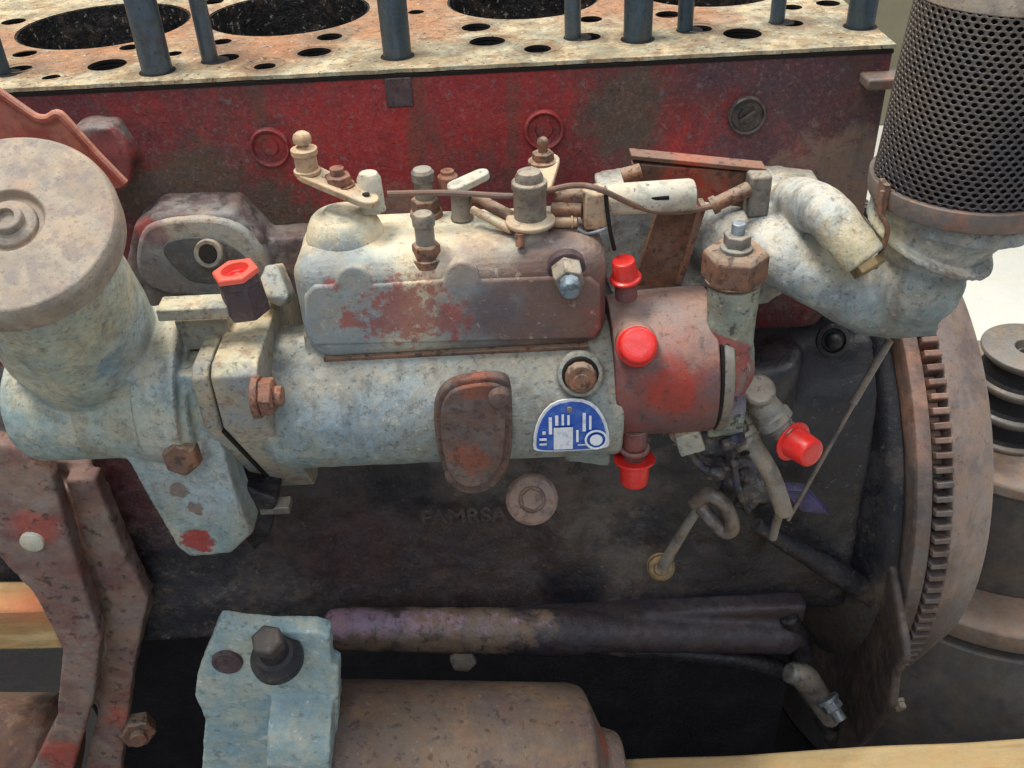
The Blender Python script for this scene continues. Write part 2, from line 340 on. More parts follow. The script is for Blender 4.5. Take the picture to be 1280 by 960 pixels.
    M['rustred'] = mat('rust_and_red_bracket', C(98, 70, 56), [
        dict(c=C(158, 66, 50), s=60, w=0.2, e=1.8, at=[D(845, 280, .05, .018), D(870, 225, .05, .02)], k=0.9),
        dict(c=C(122, 92, 74), s=60, t=0.55, w=0.07, k=0.7),
        dict(c=C(150, 116, 100), s=60, k=0.6, up=0.5),
        dict(c=C(58, 44, 38), s=180, t=0.58, w=0.05, k=0.7)], rough=0.65, bump=0.4)
    M['brass'] = mat('dull_brass', C(132, 112, 80), [dict(c=C(98, 84, 68), s=120, t=0.54, w=0.07, k=0.8)], rough=0.5, metal=0.3, bump=0.3)
    M['hose'] = mat('grey_dusty_hose', C(134, 126, 114), [dict(c=C(92, 86, 82), s=60, t=0.54, w=0.08, k=0.7)], rough=0.7, bump=0.3)
    M['pipe'] = mat('dull_steel_pipe', C(122, 112, 104), [dict(c=C(70, 64, 66), s=60, t=0.54, w=0.08, k=0.8)], rough=0.45, metal=0.3, bump=0.3)
    M['wood'] = mat('timber', C(184, 158, 112), [
        dict(c=C(150, 116, 72), s=60, t=0.52, w=0.08, k=0.7, sx=(.08, 1, 1)),
        dict(c=C(214, 188, 140), s=30, t=0.56, w=0.08, k=0.6, sx=(.2, 1, 1)),
        dict(c=C(110, 96, 72), s=16, w=0.4, e=1.6, at=[D(850, 940, -.05, .06), D(790, 945, -.05, .03)], k=0.7), dict(c=C(182, 104, 70), s=30, w=.5, e=1.0, at=[D(20, 745, .0, .035)], k=.85)], rough=0.75, bump=0.4, fine=0.12)
    M['drum'] = mat('dark_turned_steel_drum', C(84, 80, 76), [dict(c=C(110, 100, 90), s=14, t=0.54, w=0.1, k=0.6), dict(c=C(66, 60, 62), s=20, t=0.55, w=0.08, k=0.6)], rough=0.5, metal=0.2, bump=0.2)
    M['drumrim'] = mat('machined_beige_rim', C(142, 124, 110), [dict(c=C(120, 102, 92), s=22, t=0.52, w=0.1, k=0.7)], rough=0.5, metal=0.15, bump=0.15)
    M['pulley'] = mat('grey_grooved_pulley', C(124, 118, 110), [dict(c=C(118, 112, 106), s=30, t=0.52, w=0.1, k=0.7)], rough=0.5, metal=0.25, bump=0.15)
    M['floor'] = mat('pale_painted_floor', C(226, 226, 216), [dict(c=C(206, 206, 196), s=3, t=0.52, w=0.12, k=0.6), dict(c=C(190, 188, 176), s=60, t=0.66, w=0.04, k=0.4)], rough=0.6, bump=0.1, fine=0.05)
    M['wall'] = mat('beige_hall_wall', C(120, 116, 96), [dict(c=C(104, 100, 84), s=3, t=0.52, w=0.12, k=0.6)], rough=0.8, bump=0.1, fine=0.06)
    M['enamel'] = mat('blue_enamel_plate', C(24, 78, 172), [dict(c=C(80, 120, 190), s=130, t=0.55, w=0.08, k=0.6)], rough=0.35, bump=0.05, fine=0.1)
    M['white'] = mat('white_print', C(222, 226, 232), [dict(c=C(170, 180, 196), s=220, t=0.58, w=0.06, k=0.7)], rough=0.4, bump=0.05, fine=0.08)
    M['wire'] = mat('thin_brown_wire', C(116, 92, 80), rough=0.5, bump=0.2)
    M['ledge'] = mat('pan_rail_paint_flaked', C(56, 50, 54), [
        dict(c=C(122, 104, 88), s=60, w=0.3, e=2.0, at=[D(610, 785, .01, .028), D(660, 768, .01, .026), D(540, 795, .01, .03), D(460, 795, .01, .02)], k=0.75),
        dict(c=C(150, 124, 144), s=90, w=0.3, e=2.6, r=.75, at=[D(425, 771, .012, .0165), D(453, 770, .012, .0165), D(481, 769, .012, .0165), D(509, 768, .012, .0165), D(537, 767, .012, .0165), D(565, 766, .012, .0165), D(593, 766, .012, .0165), D(621, 765, .012, .0165), D(649, 764, .012, .0165), D(677, 763, .012, .0165)], k=0.85),  # lilac sheen along the rail's upper half, painted into the colour
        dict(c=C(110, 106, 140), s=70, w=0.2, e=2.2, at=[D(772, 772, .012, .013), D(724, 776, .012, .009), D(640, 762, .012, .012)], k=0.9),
        dict(c=C(30, 32, 40), s=110, t=0.59, w=0.06, k=0.6)], rough=0.38, bump=0.5)
setup_materials()

# ------------------------------------------------------------------ mesh building
def frame_from(axis, hint=None):
    a = V(axis).normalized()
    h = V(hint) if hint is not None else (V((0, 0, 1)) if abs(a.z) < 0.9 else V((0, 1, 0)))
    u = (h - a * h.dot(a)).normalized()
    return u, a.cross(u), a

class MB:
    def __init__(s):
        s.b = bmesh.new()
    def lathe(s, p0, axis, prof, n=40, closed=True):
        """prof: (t along axis, radius) from one end to the other; solid with capped ends"""
        u, v, a = frame_from(axis); p0 = V(p0)
        rings = []
        for t, r in prof:
            rings.append([s.b.verts.new(p0 + a * t + (u * math.cos(2 * math.pi * i / n) + v * math.sin(2 * math.pi * i / n)) * max(r, 1e-5)) for i in range(n)])
        for A, B in zip(rings, rings[1:]):
            for i in range(n):
                s.b.faces.new((A[i], A[(i + 1) % n], B[(i + 1) % n], B[i]))
        if closed:
            s.b.faces.new(rings[0][::-1]); s.b.faces.new(rings[-1])
        return s
    def cyl(s, p0, p1, r0, r1=None, n=32):
        d = V(p1) - V(p0)
        return s.lathe(p0, d, [(0, r0), (d.length, r0 if r1 is None else r1)], n)
    def hexa(s, p0, axis, r, h, ch=0.12, rot=0.3, n=6):
        u, v, a = frame_from(axis); p0 = V(p0)
        rings = []
        for t, k in ((0, 1), (h * (1 - ch), 1), (h, 0.86)):
            rings.append([s.b.verts.new(p0 + a * t + (u * math.cos(rot + 2 * math.pi * i / n) + v * math.sin(rot + 2 * math.pi * i / n)) * r * k) for i in range(n)])
        for A, B in zip(rings, rings[1:]):
            for i in range(n):
                s.b.faces.new((A[i], A[(i + 1) % n], B[(i + 1) % n], B[i]))
        s.b.faces.new(rings[0][::-1]); s.b.faces.new(rings[-1])
        return s
    def box(s, c, size, ax=None):
        """ax: three axes"""
        ax = ax or (V((1, 0, 0)), V((0, 1, 0)), V((0, 0, 1)))
        c = V(c); vs = []
        for dx in (-.5, .5):
            for dy in (-.5, .5):
                for dz in (-.5, .5):
                    vs.append(s.b.verts.new(c + ax[0] * dx * size[0] + ax[1] * dy * size[1] + ax[2] * dz * size[2]))
        for f in ((0, 1, 3, 2), (4, 6, 7, 5), (0, 4, 5, 1), (2, 3, 7, 6), (0, 2, 6, 4), (1, 5, 7, 3)):
            s.b.faces.new([vs[i] for i in f])
        return s
    def prism(s, pts, d):
        d = V(d); A = [s.b.verts.new(V(p)) for p in pts]; B = [s.b.verts.new(V(p) + d) for p in pts]
        n = len(pts)
        s.b.faces.new(A[::-1]); s.b.faces.new(B)
        for i in range(n):
            s.b.faces.new((A[i], A[(i + 1) % n], B[(i + 1) % n], B[i]))
        return s
    def tube(s, pts, r, n=14, sub=6, cap=True):
        pts = [V(p) for p in pts]
        if sub > 1 and len(pts) > 2:
            q = [pts[0] * 2 - pts[1]] + pts + [pts[-1] * 2 - pts[-2]]; out = []
            for i in range(1, len(q) - 2):
                for j in range(sub):
                    t = j / sub; a, b, c, d = q[i - 1:i + 3]
                    out.append(0.5 * ((2 * b) + (c - a) * t + (2 * a - 5 * b + 4 * c - d) * t * t + (3 * b - a - 3 * c + d) * t ** 3))
            out.append(pts[-1]); pts = out
        rr = r if isinstance(r, (list, tuple)) else None
        u = None; rings = []
        for i, p in enumerate(pts):
            a = (pts[min(i + 1, len(pts) - 1)] - pts[max(i - 1, 0)]).normalized()
            if u is None: u, v, _ = frame_from(a)
            else:
                u = (u - a * u.dot(a)).normalized(); v = a.cross(u)
            if rr:
                f = i / (len(pts) - 1) * (len(rr) - 1); k = min(int(f), len(rr) - 2); ra = rr[k] + (rr[k + 1] - rr[k]) * (f - k)
            else: ra = r
            rings.append([s.b.verts.new(p + (u * math.cos(2 * math.pi * j / n) + v * math.sin(2 * math.pi * j / n)) * ra) for j in range(n)])
        for A, B in zip(rings, rings[1:]):
            for i in range(n): s.b.faces.new((A[i], A[(i + 1) % n], B[(i + 1) % n], B[i]))
        if cap: s.b.faces.new(rings[0][::-1]); s.b.faces.new(rings[-1])
        return s
    def ball(s, c, r, n=16):
        prof = [(r * (1 - math.cos(math.pi * i / 10)), r * math.sin(math.pi * i / 10)) for i in range(11)]
        return s.lathe(V(c) - V((0, 0, r)), (0, 0, 1), prof, n)
    def torus(s, c, axis, R_, r, n=40, m=12):
        u, v, a = frame_from(axis); c = V(c); rings = []
        for i in range(n):
            t = 2 * math.pi * i / n; d = u * math.cos(t) + v * math.sin(t)
            rings.append([s.b.verts.new(c + d * (R_ + r * math.cos(2 * math.pi * j / m)) + a * r * math.sin(2 * math.pi * j / m)) for j in range(m)])
        for i in range(n):
            A, B = rings[i], rings[(i + 1) % n]
            for j in range(m): s.b.faces.new((A[j], A[(j + 1) % m], B[(j + 1) % m], B[j]))
        return s
    def poly(s, pts):
        s.b.faces.new([s.b.verts.new(V(p)) for p in pts]); return s

CLOUD = bpy.data.textures.new('cast_roughness', 'CLOUDS'); CLOUD.noise_scale = 0.012; CLOUD.noise_depth = 3
CLOUD2 = bpy.data.textures.new('hammered', 'CLOUDS'); CLOUD2.noise_scale = 0.03; CLOUD2.noise_depth = 2

def tag(o, label=None, cat=None, group=None, kind=None):
    if label: o['label'] = label
    if cat: o['category'] = cat
    if group: o['group'] = group
    if kind: o['kind'] = kind
    return o

def thing(name, loc, label, cat, group=None):
    o = bpy.data.objects.new(name, None); COL.objects.link(o); o.location = V(loc); o.empty_display_size = 0.01
    return tag(o, label, cat, group)

def wloc(o):
    p = V((0, 0, 0))
    while o is not None: p += o.location; o = o.parent
    return p

def build(name, mb, m, parent=None, bevel=0.0006, seg=2, angle=35, cast=None, disp=0.0, smooth=5, extra=None, label=None):
    b = mb.b
    bmesh.ops.recalc_face_normals(b, faces=b.faces)
    lo = V((1e9,) * 3); hi = -lo
    for v in b.verts:
        for k in range(3):
            lo[k] = min(lo[k], v.co[k]); hi[k] = max(hi[k], v.co[k])
    c = (lo + hi) / 2
    bmesh.ops.translate(b, verts=b.verts, vec=-c)
    me = bpy.data.meshes.new(name); b.to_mesh(me); b.free()
    me.materials.append(M[m] if isinstance(m, str) else m)
    me.polygons.foreach_set('use_smooth', [True] * len(me.polygons))
    o = bpy.data.objects.new(name, me); COL.objects.link(o)
    if parent: o.parent = parent; o.location = c - wloc(parent)
    else: o.location = c
    if cast:
        r = o.modifiers.new('remesh', 'REMESH'); r.mode = 'VOXEL'; r.voxel_size = cast; r.use_smooth_shade = True
        sm = o.modifiers.new('smooth', 'SMOOTH'); sm.iterations = smooth; sm.factor = 0.5
        if disp:
            d = o.modifiers.new('rough', 'DISPLACE'); d.texture = CLOUD; d.texture_coords = 'LOCAL'; d.strength = disp; d.mid_level = 0.5
    else:
        me.set_sharp_from_angle(angle=R(angle))
        if bevel:
            bv = o.modifiers.new('bevel', 'BEVEL'); bv.width = bevel; bv.segments = seg; bv.limit_method = 'ANGLE'; bv.angle_limit = R(38)
            bv.harden_normals = False
    if label: o['label'] = label
    return o

def copy_part(src, parent, loc, rot=None, scale=None):
    o = src.copy(); COL.objects.link(o); o.parent = parent; o.location = V(loc) - (wloc(parent) if parent else V())
    if rot is not None: o.rotation_euler = rot
    if scale: o.scale = scale
    return o

def chaikin(pts, n=2):
    for _ in range(n):
        q = []
        for i in range(len(pts)):
            a, b = pts[i], pts[(i + 1) % len(pts)]
            q += [(a[0] * .75 + b[0] * .25, a[1] * .75 + b[1] * .25), (a[0] * .25 + b[0] * .75, a[1] * .25 + b[1] * .75)]
        pts = q
    return pts
def pxpoly(pts, y): return [P(a, b, y) for a, b in pts]
FR = V((0, -0.82, 0.57))      # towards the viewer's side of the engine
FRH = V((0, -1, 0))
UP = V((0, 0, 1))
def unit(v): return V(v).normalized()

def hexbolt(parent, p, axis, rpx, hpx, m='rust', name='bolt', washer=True, stub=None, rot=0.3, label=None):
    """hex head, washer under it and a stud end: one mesh per bolt"""
    s = S(p); a = unit(axis); mb = MB(); r = rpx * s; h = hpx * s
    t = 0
    if washer: mb.cyl(p - a * .002, p + a * .0012, r * 1.15, n=28); t = .0012
    mb.hexa(p + a * t, a, r, h, rot=rot)
    if stub: mb.cyl(p + a * (t + h * .8), p + a * (t + h + stub[1] * s), stub[0] * s, n=20)
    return build(name, mb, m, parent, bevel=0.0003, label=label)

# =================================================================== SETTING
mb = MB(); mb.poly([(-8, -6, -.72), (8, -6, -.72), (8, 9, -.72), (-8, 9, -.72)])
tag(build('floor', mb, 'floor', bevel=0), kind='structure')
mb = MB(); mb.poly([(-1.4, -.7, -.716), (.78, -.7, -.716), (.72, .62, -.716), (-1.4, .62, -.716)])  # dark sheet added to paint the shade on the floor below the engine
tag(build('floor_shade_sheet', mb, mat('oil_black_floor', C(24, 23, 25), [dict(c=C(40, 37, 36), s=9, t=.55, w=.1, k=.6)], rough=.6, bump=.3), bevel=0), kind='structure')
mb = MB(); mb.box((0, 2.3, .28), (9, .1, 2.0))
tag(build('back_wall', mb, 'wall', bevel=0.004), kind='structure')

# =================================================================== ENGINE BLOCK
ZD = 0.166; YF = 0.107; XL = -0.46; XR = P(1119, 52, YF).x
block = thing('engine_block', (0, .2, -.35), 'red and greasy black engine block with open cylinder bores on top', 'engine block')
holes = []          # x, y, radius, depth
def bore(px, py, wpx):
    p = PZ(px, py, ZD); holes.append((p.x, p.y, wpx / 2 * S(p), .16)); return p
bores = [(132, 36, 208), (362, 21, 200), (655, -1, 184), (890, -16, 178)]
BP = []
for px, fy, w in ((132, 60, 208), (362, 44, 200), (655, 24, 186), (885, 9, 182)):
    pf = PZ(px, fy, ZD); r = w / 2 * S(pf) * 1.09
    BP.append((pf.x * (1 + r * .82 / (pf - CAM).dot(FWD)), pf.y + r, r)); 
small = [(17, 27, 26), (23, 87, 30), (64, 97, 20), (134, 81, 42), (162, 59, 22), (217, 67, 18), (283, 72, 28), (277, 52, 22), (331, 83, 24),
         (393, 66, 38), (412, 46, 28), (609, 52, 40), (595, 34, 32), (672, 61, 30), (734, 46, 30), (738, 24, 26), (835, 18, 28), (874, 36, 28),
         (928, 42, 42), (990, 9, 22), (989, 29, 26), (1035, 4, 26), (31, 67, 26), (266, 2, 24), (520, 15, 18)]
studs = [(4, 92, 18, 'thin'), (197, 89, 35, 'thick'), (263, 76, 19, 'thin'), (497, 70, 33, 'thick'), (716, 47, 19, 'thin'), (797, 49, 33, 'thick'),
         (856, 38, 18, 'thin'), (971, 28, 17, 'thin'), (1075, 33, 32, 'thick')]
cut = MB()
for x, y, r in BP: cut.cyl((x, y, ZD - .2), (x, y, ZD + .02), r, n=64)
for px, py, w in small:
    p = PZ(px, py, ZD); r = w / 2 * S(p) * 1.14; cut.cyl((p.x, p.y, ZD - .04), (p.x, p.y, ZD + .02), r, n=24)
cutter = build('cutter', cut, 'dark', bevel=0)
def carve(o):
    md = o.modifiers.new('cut', 'BOOLEAN'); md.operation = 'DIFFERENCE'; md.solver = 'EXACT'; md.object = cutter; md.material_mode = 'TRANSFER'
    dg = bpy.context.evaluated_depsgraph_get()
    me = bpy.data.meshes.new_from_object(o.evaluated_get(dg)); o.modifiers.clear()
    o.data = me
    me.polygons.foreach_set('use_smooth', [True] * len(me.polygons)); me.set_sharp_from_angle(angle=R(35))
# upper block
mb = MB()
mb.box(((XL + XR) / 2, YF + .125, (ZD - .0035 - .05) / 2), (XR - XL, .25, ZD - .0035 + .05))
ub = build('upper_block', mb, 'red', block, bevel=0); carve(ub)
bv = ub.modifiers.new('bevel', 'BEVEL'); bv.width = .0012; bv.segments = 2; bv.limit_method = 'ANGLE'; bv.angle_limit = R(60)
mb = MB(); mb.box(((XL + XR) / 2, YF + .05, ZD - .0042), (XR - XL, .1014, .0022)); gk = build('head_gasket_edge', mb, 'dark', block, bevel=0); carve(gk)
# deck plate: slightly proud, with an uneven chipped front lip
mb = MB()
n = 160; front = []
for i in range(n + 1):
    x = XL + (XR + .001 - XL) * i / n
    front.append((x, YF - .0002 + .0009 * mnoise.noise(V((x * 60, 3, 0))) + .0006 * mnoise.noise(V((x * 260, 8, 0))), ZD - .0024))
mb.prism(front + [(XR + .001, YF + .25, ZD - .0024), (XL, YF + .25, ZD - .0024)], (0, 0, .0024))
dk = build('deck_face', mb, 'deck', block, bevel=0); carve(dk)
bpy.data.objects.remove(cutter)
for x, y, r in BP:                                   # liners and what shows inside
    mb = MB(); mb.lathe((x, y, ZD - .15), UP, [(0, r + .003), (0, r - .0016), (.1495, r - .0016), (.1495, r + .0001)], n=64, closed=False)
    build('bore_liner', mb, 'bore', block, bevel=0)
    mb = MB(); mb.lathe((x, y, ZD - .062), UP, [(-.02, r - .003), (0, r - .003), (.003, r - .006), (.004, r * .6), (.002, 0.001)], n=48)
    build('piston_crown', mb, 'bore', block, bevel=.0005)
# countersinks: rings round some holes
for px, py, w in ((331, 80, 50), (672, 58, 60), (64, 95, 34), (31, 68, 36), (23, 85, 40), (609, 51, 50), (393, 65, 46), (874, 35, 42)):
    p = PZ(px, py, ZD); mb = MB(); mb.torus((p.x, p.y, ZD - .0002), UP, w / 2 * S(p), .0007, n=36, m=8)
    build('hole_rim', mb, 'deck', block, bevel=0)
for px, py, w, k in studs:
    p = PZ(px, py, ZD); r = w / 2 * S(p) * 1.08; mb = MB()
    L_ = .17 if k == 'thick' else .15
    prof = [(-.02, r), (.002, r)]
    if k == 'thick': prof += [(.004, r * 1.0), (L_ - .03, r * 1.02), (L_ - .028, r * .93), (L_, r * .93)]
    else: prof += [(L_, r)]
    mb.lathe((p.x, p.y, ZD), UP, prof, n=28)
    o = build('stud', mb, 'stud', block, bevel=.0004, label='thick blue grey head stud' if k == 'thick' else 'thin dark head stud')
    mb = MB(); mb.lathe((p.x + (.003 if k == 'thin' else 0), p.y, ZD - .001), UP, [(0, r * (1.22 if k == 'thick' else 1.75)), (.0013, r * (1.2 if k == 'thick' else 1.7))], n=28); build('stud_seat', mb, 'dark', block, bevel=.0002)
# core plugs on the front wall
for i, (px, py, r) in enumerate(((338, 183, 25), (680, 161, 25), (933, 143, 24))):
    p = P(px, py, YF); s = S(p); mb = MB()
    rr = r * s
    mb.lathe(p + V((0, .003, 0)), (0, -1, 0), [(0, rr), (.0062, rr), (.0075, rr * .94), (.0068, rr * .84), (.0042, rr * .78), (.0042, rr * .45), (.0056, rr * .4), (.0056, .0001)], n=44)
    if i == 2: mb.box(p + V((0, -.003, 0)), (rr * .9, .004, .002), (unit((1, 0, .7)), V((0, 1, 0)), unit((-.7, 0, 1))))
    build('core_plug', mb, 'red' if i < 2 else 'crank', block, bevel=.0003)
# pads and tabs
mb = MB(); mb.box(P(499, 115, YF + .0005), (.017, .003, .019)); build('cast_pad', mb, 'blackoxide', block, bevel=.001)
mb = MB(); mb.box(P(1112, 99, YF - .006), (.034, .02, .007)); build('end_lug', mb, 'ring', block, bevel=.0015)
# crankcase
prof = [(.12, -.03), (.092, -.045), (.066, -.075), (.058, -.12), (.052, -.2), (.046, -.235), (.046, -.275), (.15, -.285), (.17, -.68), (.33, -.68), (.33, -.03)]
mb = MB(); XC = .266
mb.prism([(XL, y, z) for y, z in prof], (XC - XL, 0, 0))
mb.prism([(XR - .02, y, z) for y, z in ((.12, .03), (.30, .03), (.30, -.1), (.09, -.1))], (XC - XR + .02, 0, 0))
for px in (380, 700, 930):     # vertical swellings
    p = P(px, 640, .06); mb.cyl(V((p.x, .085, -.04)), V((p.x, .075, -.23)), .034, .030)
build('crankcase', mb, 'crank', block, cast=.0035, smooth=8, disp=.003)
mb = MB(); mb.prism([(XL + .01, y, z) for y, z in ((.135, -.282), (.155, -.69), (.30, -.69), (.30, -.282))], (.262 - XL, 0, 0))
build('oil_pan', mb, mat('oil_pan_black', C(22, 22, 27), [dict(c=C(36, 34, 38), s=20, t=.54, w=.1, k=.7)], rough=.5, bump=.4), block, bevel=.006, seg=3)
# cast bulges that carry the pump and filler
mb = MB()
mb.prism(pxpoly([(155, 345), (165, 285), (190, 268), (290, 266), (325, 300), (340, 370), (300, 420), (180, 420)], .075), (0, .05, 0))
mb.prism(pxpoly([(85, 165), (105, 157), (140, 160), (165, 200), (160, 235), (110, 240), (80, 200)], .088), (0, .04, 0))
mb.prism(pxpoly([(330, 300), (770, 275), (790, 360), (760, 480), (350, 480)], .085), (0, .06, 0))
build('cast_bulge', mb, mat('bulge_greyed_red', C(110, 92, 90), [dict(c=C(140, 134, 128), s=30, t=.5, w=.08, k=.8), dict(c=C(138, 52, 54), s=40, w=.2, e=2, at=[(P(150, 200, .085), .02), (P(180, 290, .07), .012), (P(120, 190, .085), .012)], k=.8), dict(c=C(60, 52, 52), s=60, t=.56, w=.06, k=.7)], bump=.5),
      block, cast=.0022, smooth=6, disp=.002)
# recessed face with tapped port
mb = MB(); mb.prism(pxpoly(chaikin([(168, 345), (172, 292), (195, 276), (262, 271), (302, 282), (332, 318), (346, 356), (300, 372), (200, 372)]), .0715), (0, .02, 0))
build('port_flange', mb, mat('port_flange_pale_grey', C(132, 126, 124), [dict(c=C(168, 162, 152), s=60, w=.5, e=1.4, at=[(P(250, 282, .07), .022), (P(300, 300, .07), .018), (P(210, 285, .07), .018)], k=.85), dict(c=C(126, 66, 68), s=80, w=.3, e=2.2, at=[(P(190, 290, .07), .010)], k=.6), dict(c=C(88, 80, 78), s=90, t=.56, w=.07, k=.6, r=.75)], bump=.5), block, bevel=.003, seg=3)
mb = MB(); mb.prism(pxpoly(chaikin([(192, 303), (262, 294), (303, 316), (328, 352), (250, 356), (228, 347)]), .0705), (0, .012, 0))
build('port_face', mb, 'backsteel', block, bevel=.0006)
p = P(262, 317, .068); s = S(p); mb = MB()
a = unit((-.1, -.9, .35))
mb.lathe(p - a * .006, a, [(0, 19 * s), (.008, 19 * s), (.009, 17 * s), (.009, 12 * s), (0, 11 * s), (-.0001, .0001)], n=32)
build('tapped_port', mb, 'grey', block, bevel=.0003)
mb = MB(); mb.cyl(p + a * .0005, p + a * .0034, 11.4 * s, n=24); build('port_bore', mb, 'dark', block, bevel=0)
# raised casting letters on the crankcase
def letters(txt, p, size, xdir, ydir, m, parent, name='cast_lettering', depth=.0012):
    cu = bpy.data.curves.new('t', 'FONT'); cu.body = txt; cu.size = size; cu.extrude = depth; cu.align_x = 'CENTER'; cu.align_y = 'CENTER'; cu.offset = .0004
    t = bpy.data.objects.new('t', cu); COL.objects.link(t)
    me = bpy.data.meshes.new_from_object(t.evaluated_get(bpy.context.evaluated_depsgraph_get())); bpy.data.objects.remove(t)
    z = V(xdir).cross(V(ydir))
    me.transform(Matrix((V(xdir), V(ydir), z)).transposed().to_4x4())
    o = bpy.data.objects.new(name, me); COL.objects.link(o); me.materials.clear(); me.materials.append(M[m])
    o.parent = parent; o.location = V(p) - wloc(parent); return o
p = P(580, 646, .0455)
letters('FAMRSA', p, .018, unit((1, 0, .0)), unit((0, .1, 1)), 'crank', block, depth=.0003)
# pan rail along the bottom
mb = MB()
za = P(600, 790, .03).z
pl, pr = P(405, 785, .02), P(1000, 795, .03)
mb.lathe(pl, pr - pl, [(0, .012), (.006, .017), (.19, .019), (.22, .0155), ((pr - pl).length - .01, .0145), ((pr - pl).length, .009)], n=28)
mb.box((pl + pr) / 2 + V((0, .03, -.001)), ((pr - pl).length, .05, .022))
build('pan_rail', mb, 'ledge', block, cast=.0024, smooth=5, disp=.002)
p = P(1010, 800, .03)
mb = MB(); mb.tube([P(985, 770, .03), P(1000, 800, .03), P(1005, 822, .03)], .008, n=14); mb.tube([P(700, 806, .05), P(800, 812, .045), P(890, 820, .04), P(960, 832, .04), P(1010, 862, .045), P(1045, 925, .06)], [.006, .008, .008, .009, .01], n=14);
build('rail_end_rib', mb, 'crank', block, cast=.002, smooth=3, disp=.001)
hexbolt(block, P(579, 822, .018), (0, -.9, .2), 17, 9, 'grey', 'rail_bolt', washer=False, label='round headed grey bolt under the pan rail')

# =================================================================== FLYWHEEL, BACKPLATE
FC = V((0, .238, -.245)); FRAD = .226
XF = .310
fly = thing('flywheel', (XF + .03, FC.y, FC.z - FRAD), 'large brown steel flywheel with toothed ring gear at the end of the engine', 'flywheel')
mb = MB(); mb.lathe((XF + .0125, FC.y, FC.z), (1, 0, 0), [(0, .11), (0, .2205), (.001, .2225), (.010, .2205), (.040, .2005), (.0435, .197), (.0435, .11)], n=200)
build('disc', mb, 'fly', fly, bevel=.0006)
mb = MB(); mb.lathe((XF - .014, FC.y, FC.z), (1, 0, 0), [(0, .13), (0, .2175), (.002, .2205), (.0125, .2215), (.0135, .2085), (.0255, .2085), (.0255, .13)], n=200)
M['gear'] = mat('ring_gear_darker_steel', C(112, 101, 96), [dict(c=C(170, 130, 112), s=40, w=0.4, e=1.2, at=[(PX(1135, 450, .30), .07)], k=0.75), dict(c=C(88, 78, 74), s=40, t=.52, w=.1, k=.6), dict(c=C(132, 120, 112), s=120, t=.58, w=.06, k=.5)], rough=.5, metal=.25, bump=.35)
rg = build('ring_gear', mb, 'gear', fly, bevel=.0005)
NT = 128
tm = None
for i in range(NT):
    a = 2 * math.pi * i / NT
    if tm is None:
        b = MB(); w = .0027; h0, h1 = -.0105, .0048
        b.prism([(-.0062, -w * 1.2, h0), (-.0062, w * 1.2, h0), (-.0062, w * .85, h1), (-.0062, -w * .85, h1)], (.0135, 0, 0))
        tm = build('tooth', b, 'gear', rg, bevel=.0008); o = tm
    else:
        o = tm.copy(); COL.objects.link(o); o.parent = rg
    d = V((0, math.sin(a), math.cos(a)))
    wl = V((XF + .0062, FC.y, FC.z)) + d * .2185
    o.location = wl - wloc(rg); o.rotation_euler = (-a + random.uniform(-.002, .002), random.uniform(-.02, .02), 0); o.scale = (random.uniform(.94, 1), random.uniform(.9, 1.08), random.uniform(.95, 1.01))
bp = thing('engine_backplate', (.29, FC.y, FC.z - .19), 'greasy dark round backplate between the black crankcase and the flywheel', 'backplate')
mb = MB(); mb.lathe((.235, FC.y, FC.z), (1, 0, 0), [(0, .150), (.02, .165), (.042, .196), (.047, .204), (.054, .207), (.0585, .207)], n=120)
build('plate', mb, 'backplate', bp, bevel=.001)
mb = MB()
con = [PX(a_, b_, .2935) for a_, b_ in ((1122, 700), (1132, 760), (1140, 800), (1141, 822), (1127, 846), (1124, 882), (1088, 928), (1050, 950))]
mb.prism(con + [con[-1] + V((0, .2, 0)), V((.2935, con[0].y + .12, con[0].z))], (-.007, 0, 0))
build('lower_housing_plate', mb, mat('housing_plate_brown_black', C(86, 76, 72), [dict(c=C(56, 50, 50), s=24, t=.52, w=.08, k=.8), dict(c=C(108, 94, 86), s=50, t=.55, w=.07, k=.6, r=.75)], bump=.5), bp, cast=.002, smooth=4, disp=.0015)
# ribs and bolt on the plate
mb = MB(); mb.tube([P(945, 655, .03), P(1010, 695, .035), P(1095, 745, .045)], [.006, .008, .011], n=14)
build('support_rib', mb, 'backplate', bp, cast=.0018, smooth=3, disp=.0015)
mb = MB(); pa = P(1008, 850, .03); mb.tube([P(985, 840, .03), pa, P(1040, 900, .025)], [.009, .012, .009], n=16)
build('lug', mb, 'grey', bp, cast=.002, smooth=3, disp=.001)
hexbolt(bp, P(1035, 875, .018), unit((.45, -.6, -.55)), 13, 12, 'zinc', 'plate_bolt', stub=(8, 14), label='shiny silver bolt')
hexbolt(bp, P(1122, 878, .03), unit((.2, -.9, -.3)), 8, 8, 'grey', 'rim_bolt')
mb = MB(); p = P(1040, 425, .085); mb.lathe(p, unit((0, -.9, .4)), [(0, .012), (.003, .012), (.004, .009), (.002, .008), (.002, .0001)], n=28)
mb.ball(p + V((0, -.004, .001)), .006)
build('dark_plug', mb, 'backplate', bp, bevel=.0003)
# thin rod
mb = MB(); mb.cyl(P(1112, 425, .01), P(985, 650, .0), .0015, n=12)
mb.cyl(P(1112, 425, .01), P(1066, 504, .007), .0026, n=12)
tag(build('dipstick_rod', mb, 'pipe', bevel=0), 'thin dark rod slanting down from the pale intake casting past a red cap', 'rod')

# =================================================================== INTAKE CASTING AND STRAINER
it = thing('intake_casting', P(1150, 410, 0), 'pale grey painted elbow casting under the perforated strainer', 'intake pipe')
SB = P(1207, 234, -.012)                    # centre of the strainer's foot
RS = 117 * S(SB)
mb = MB()
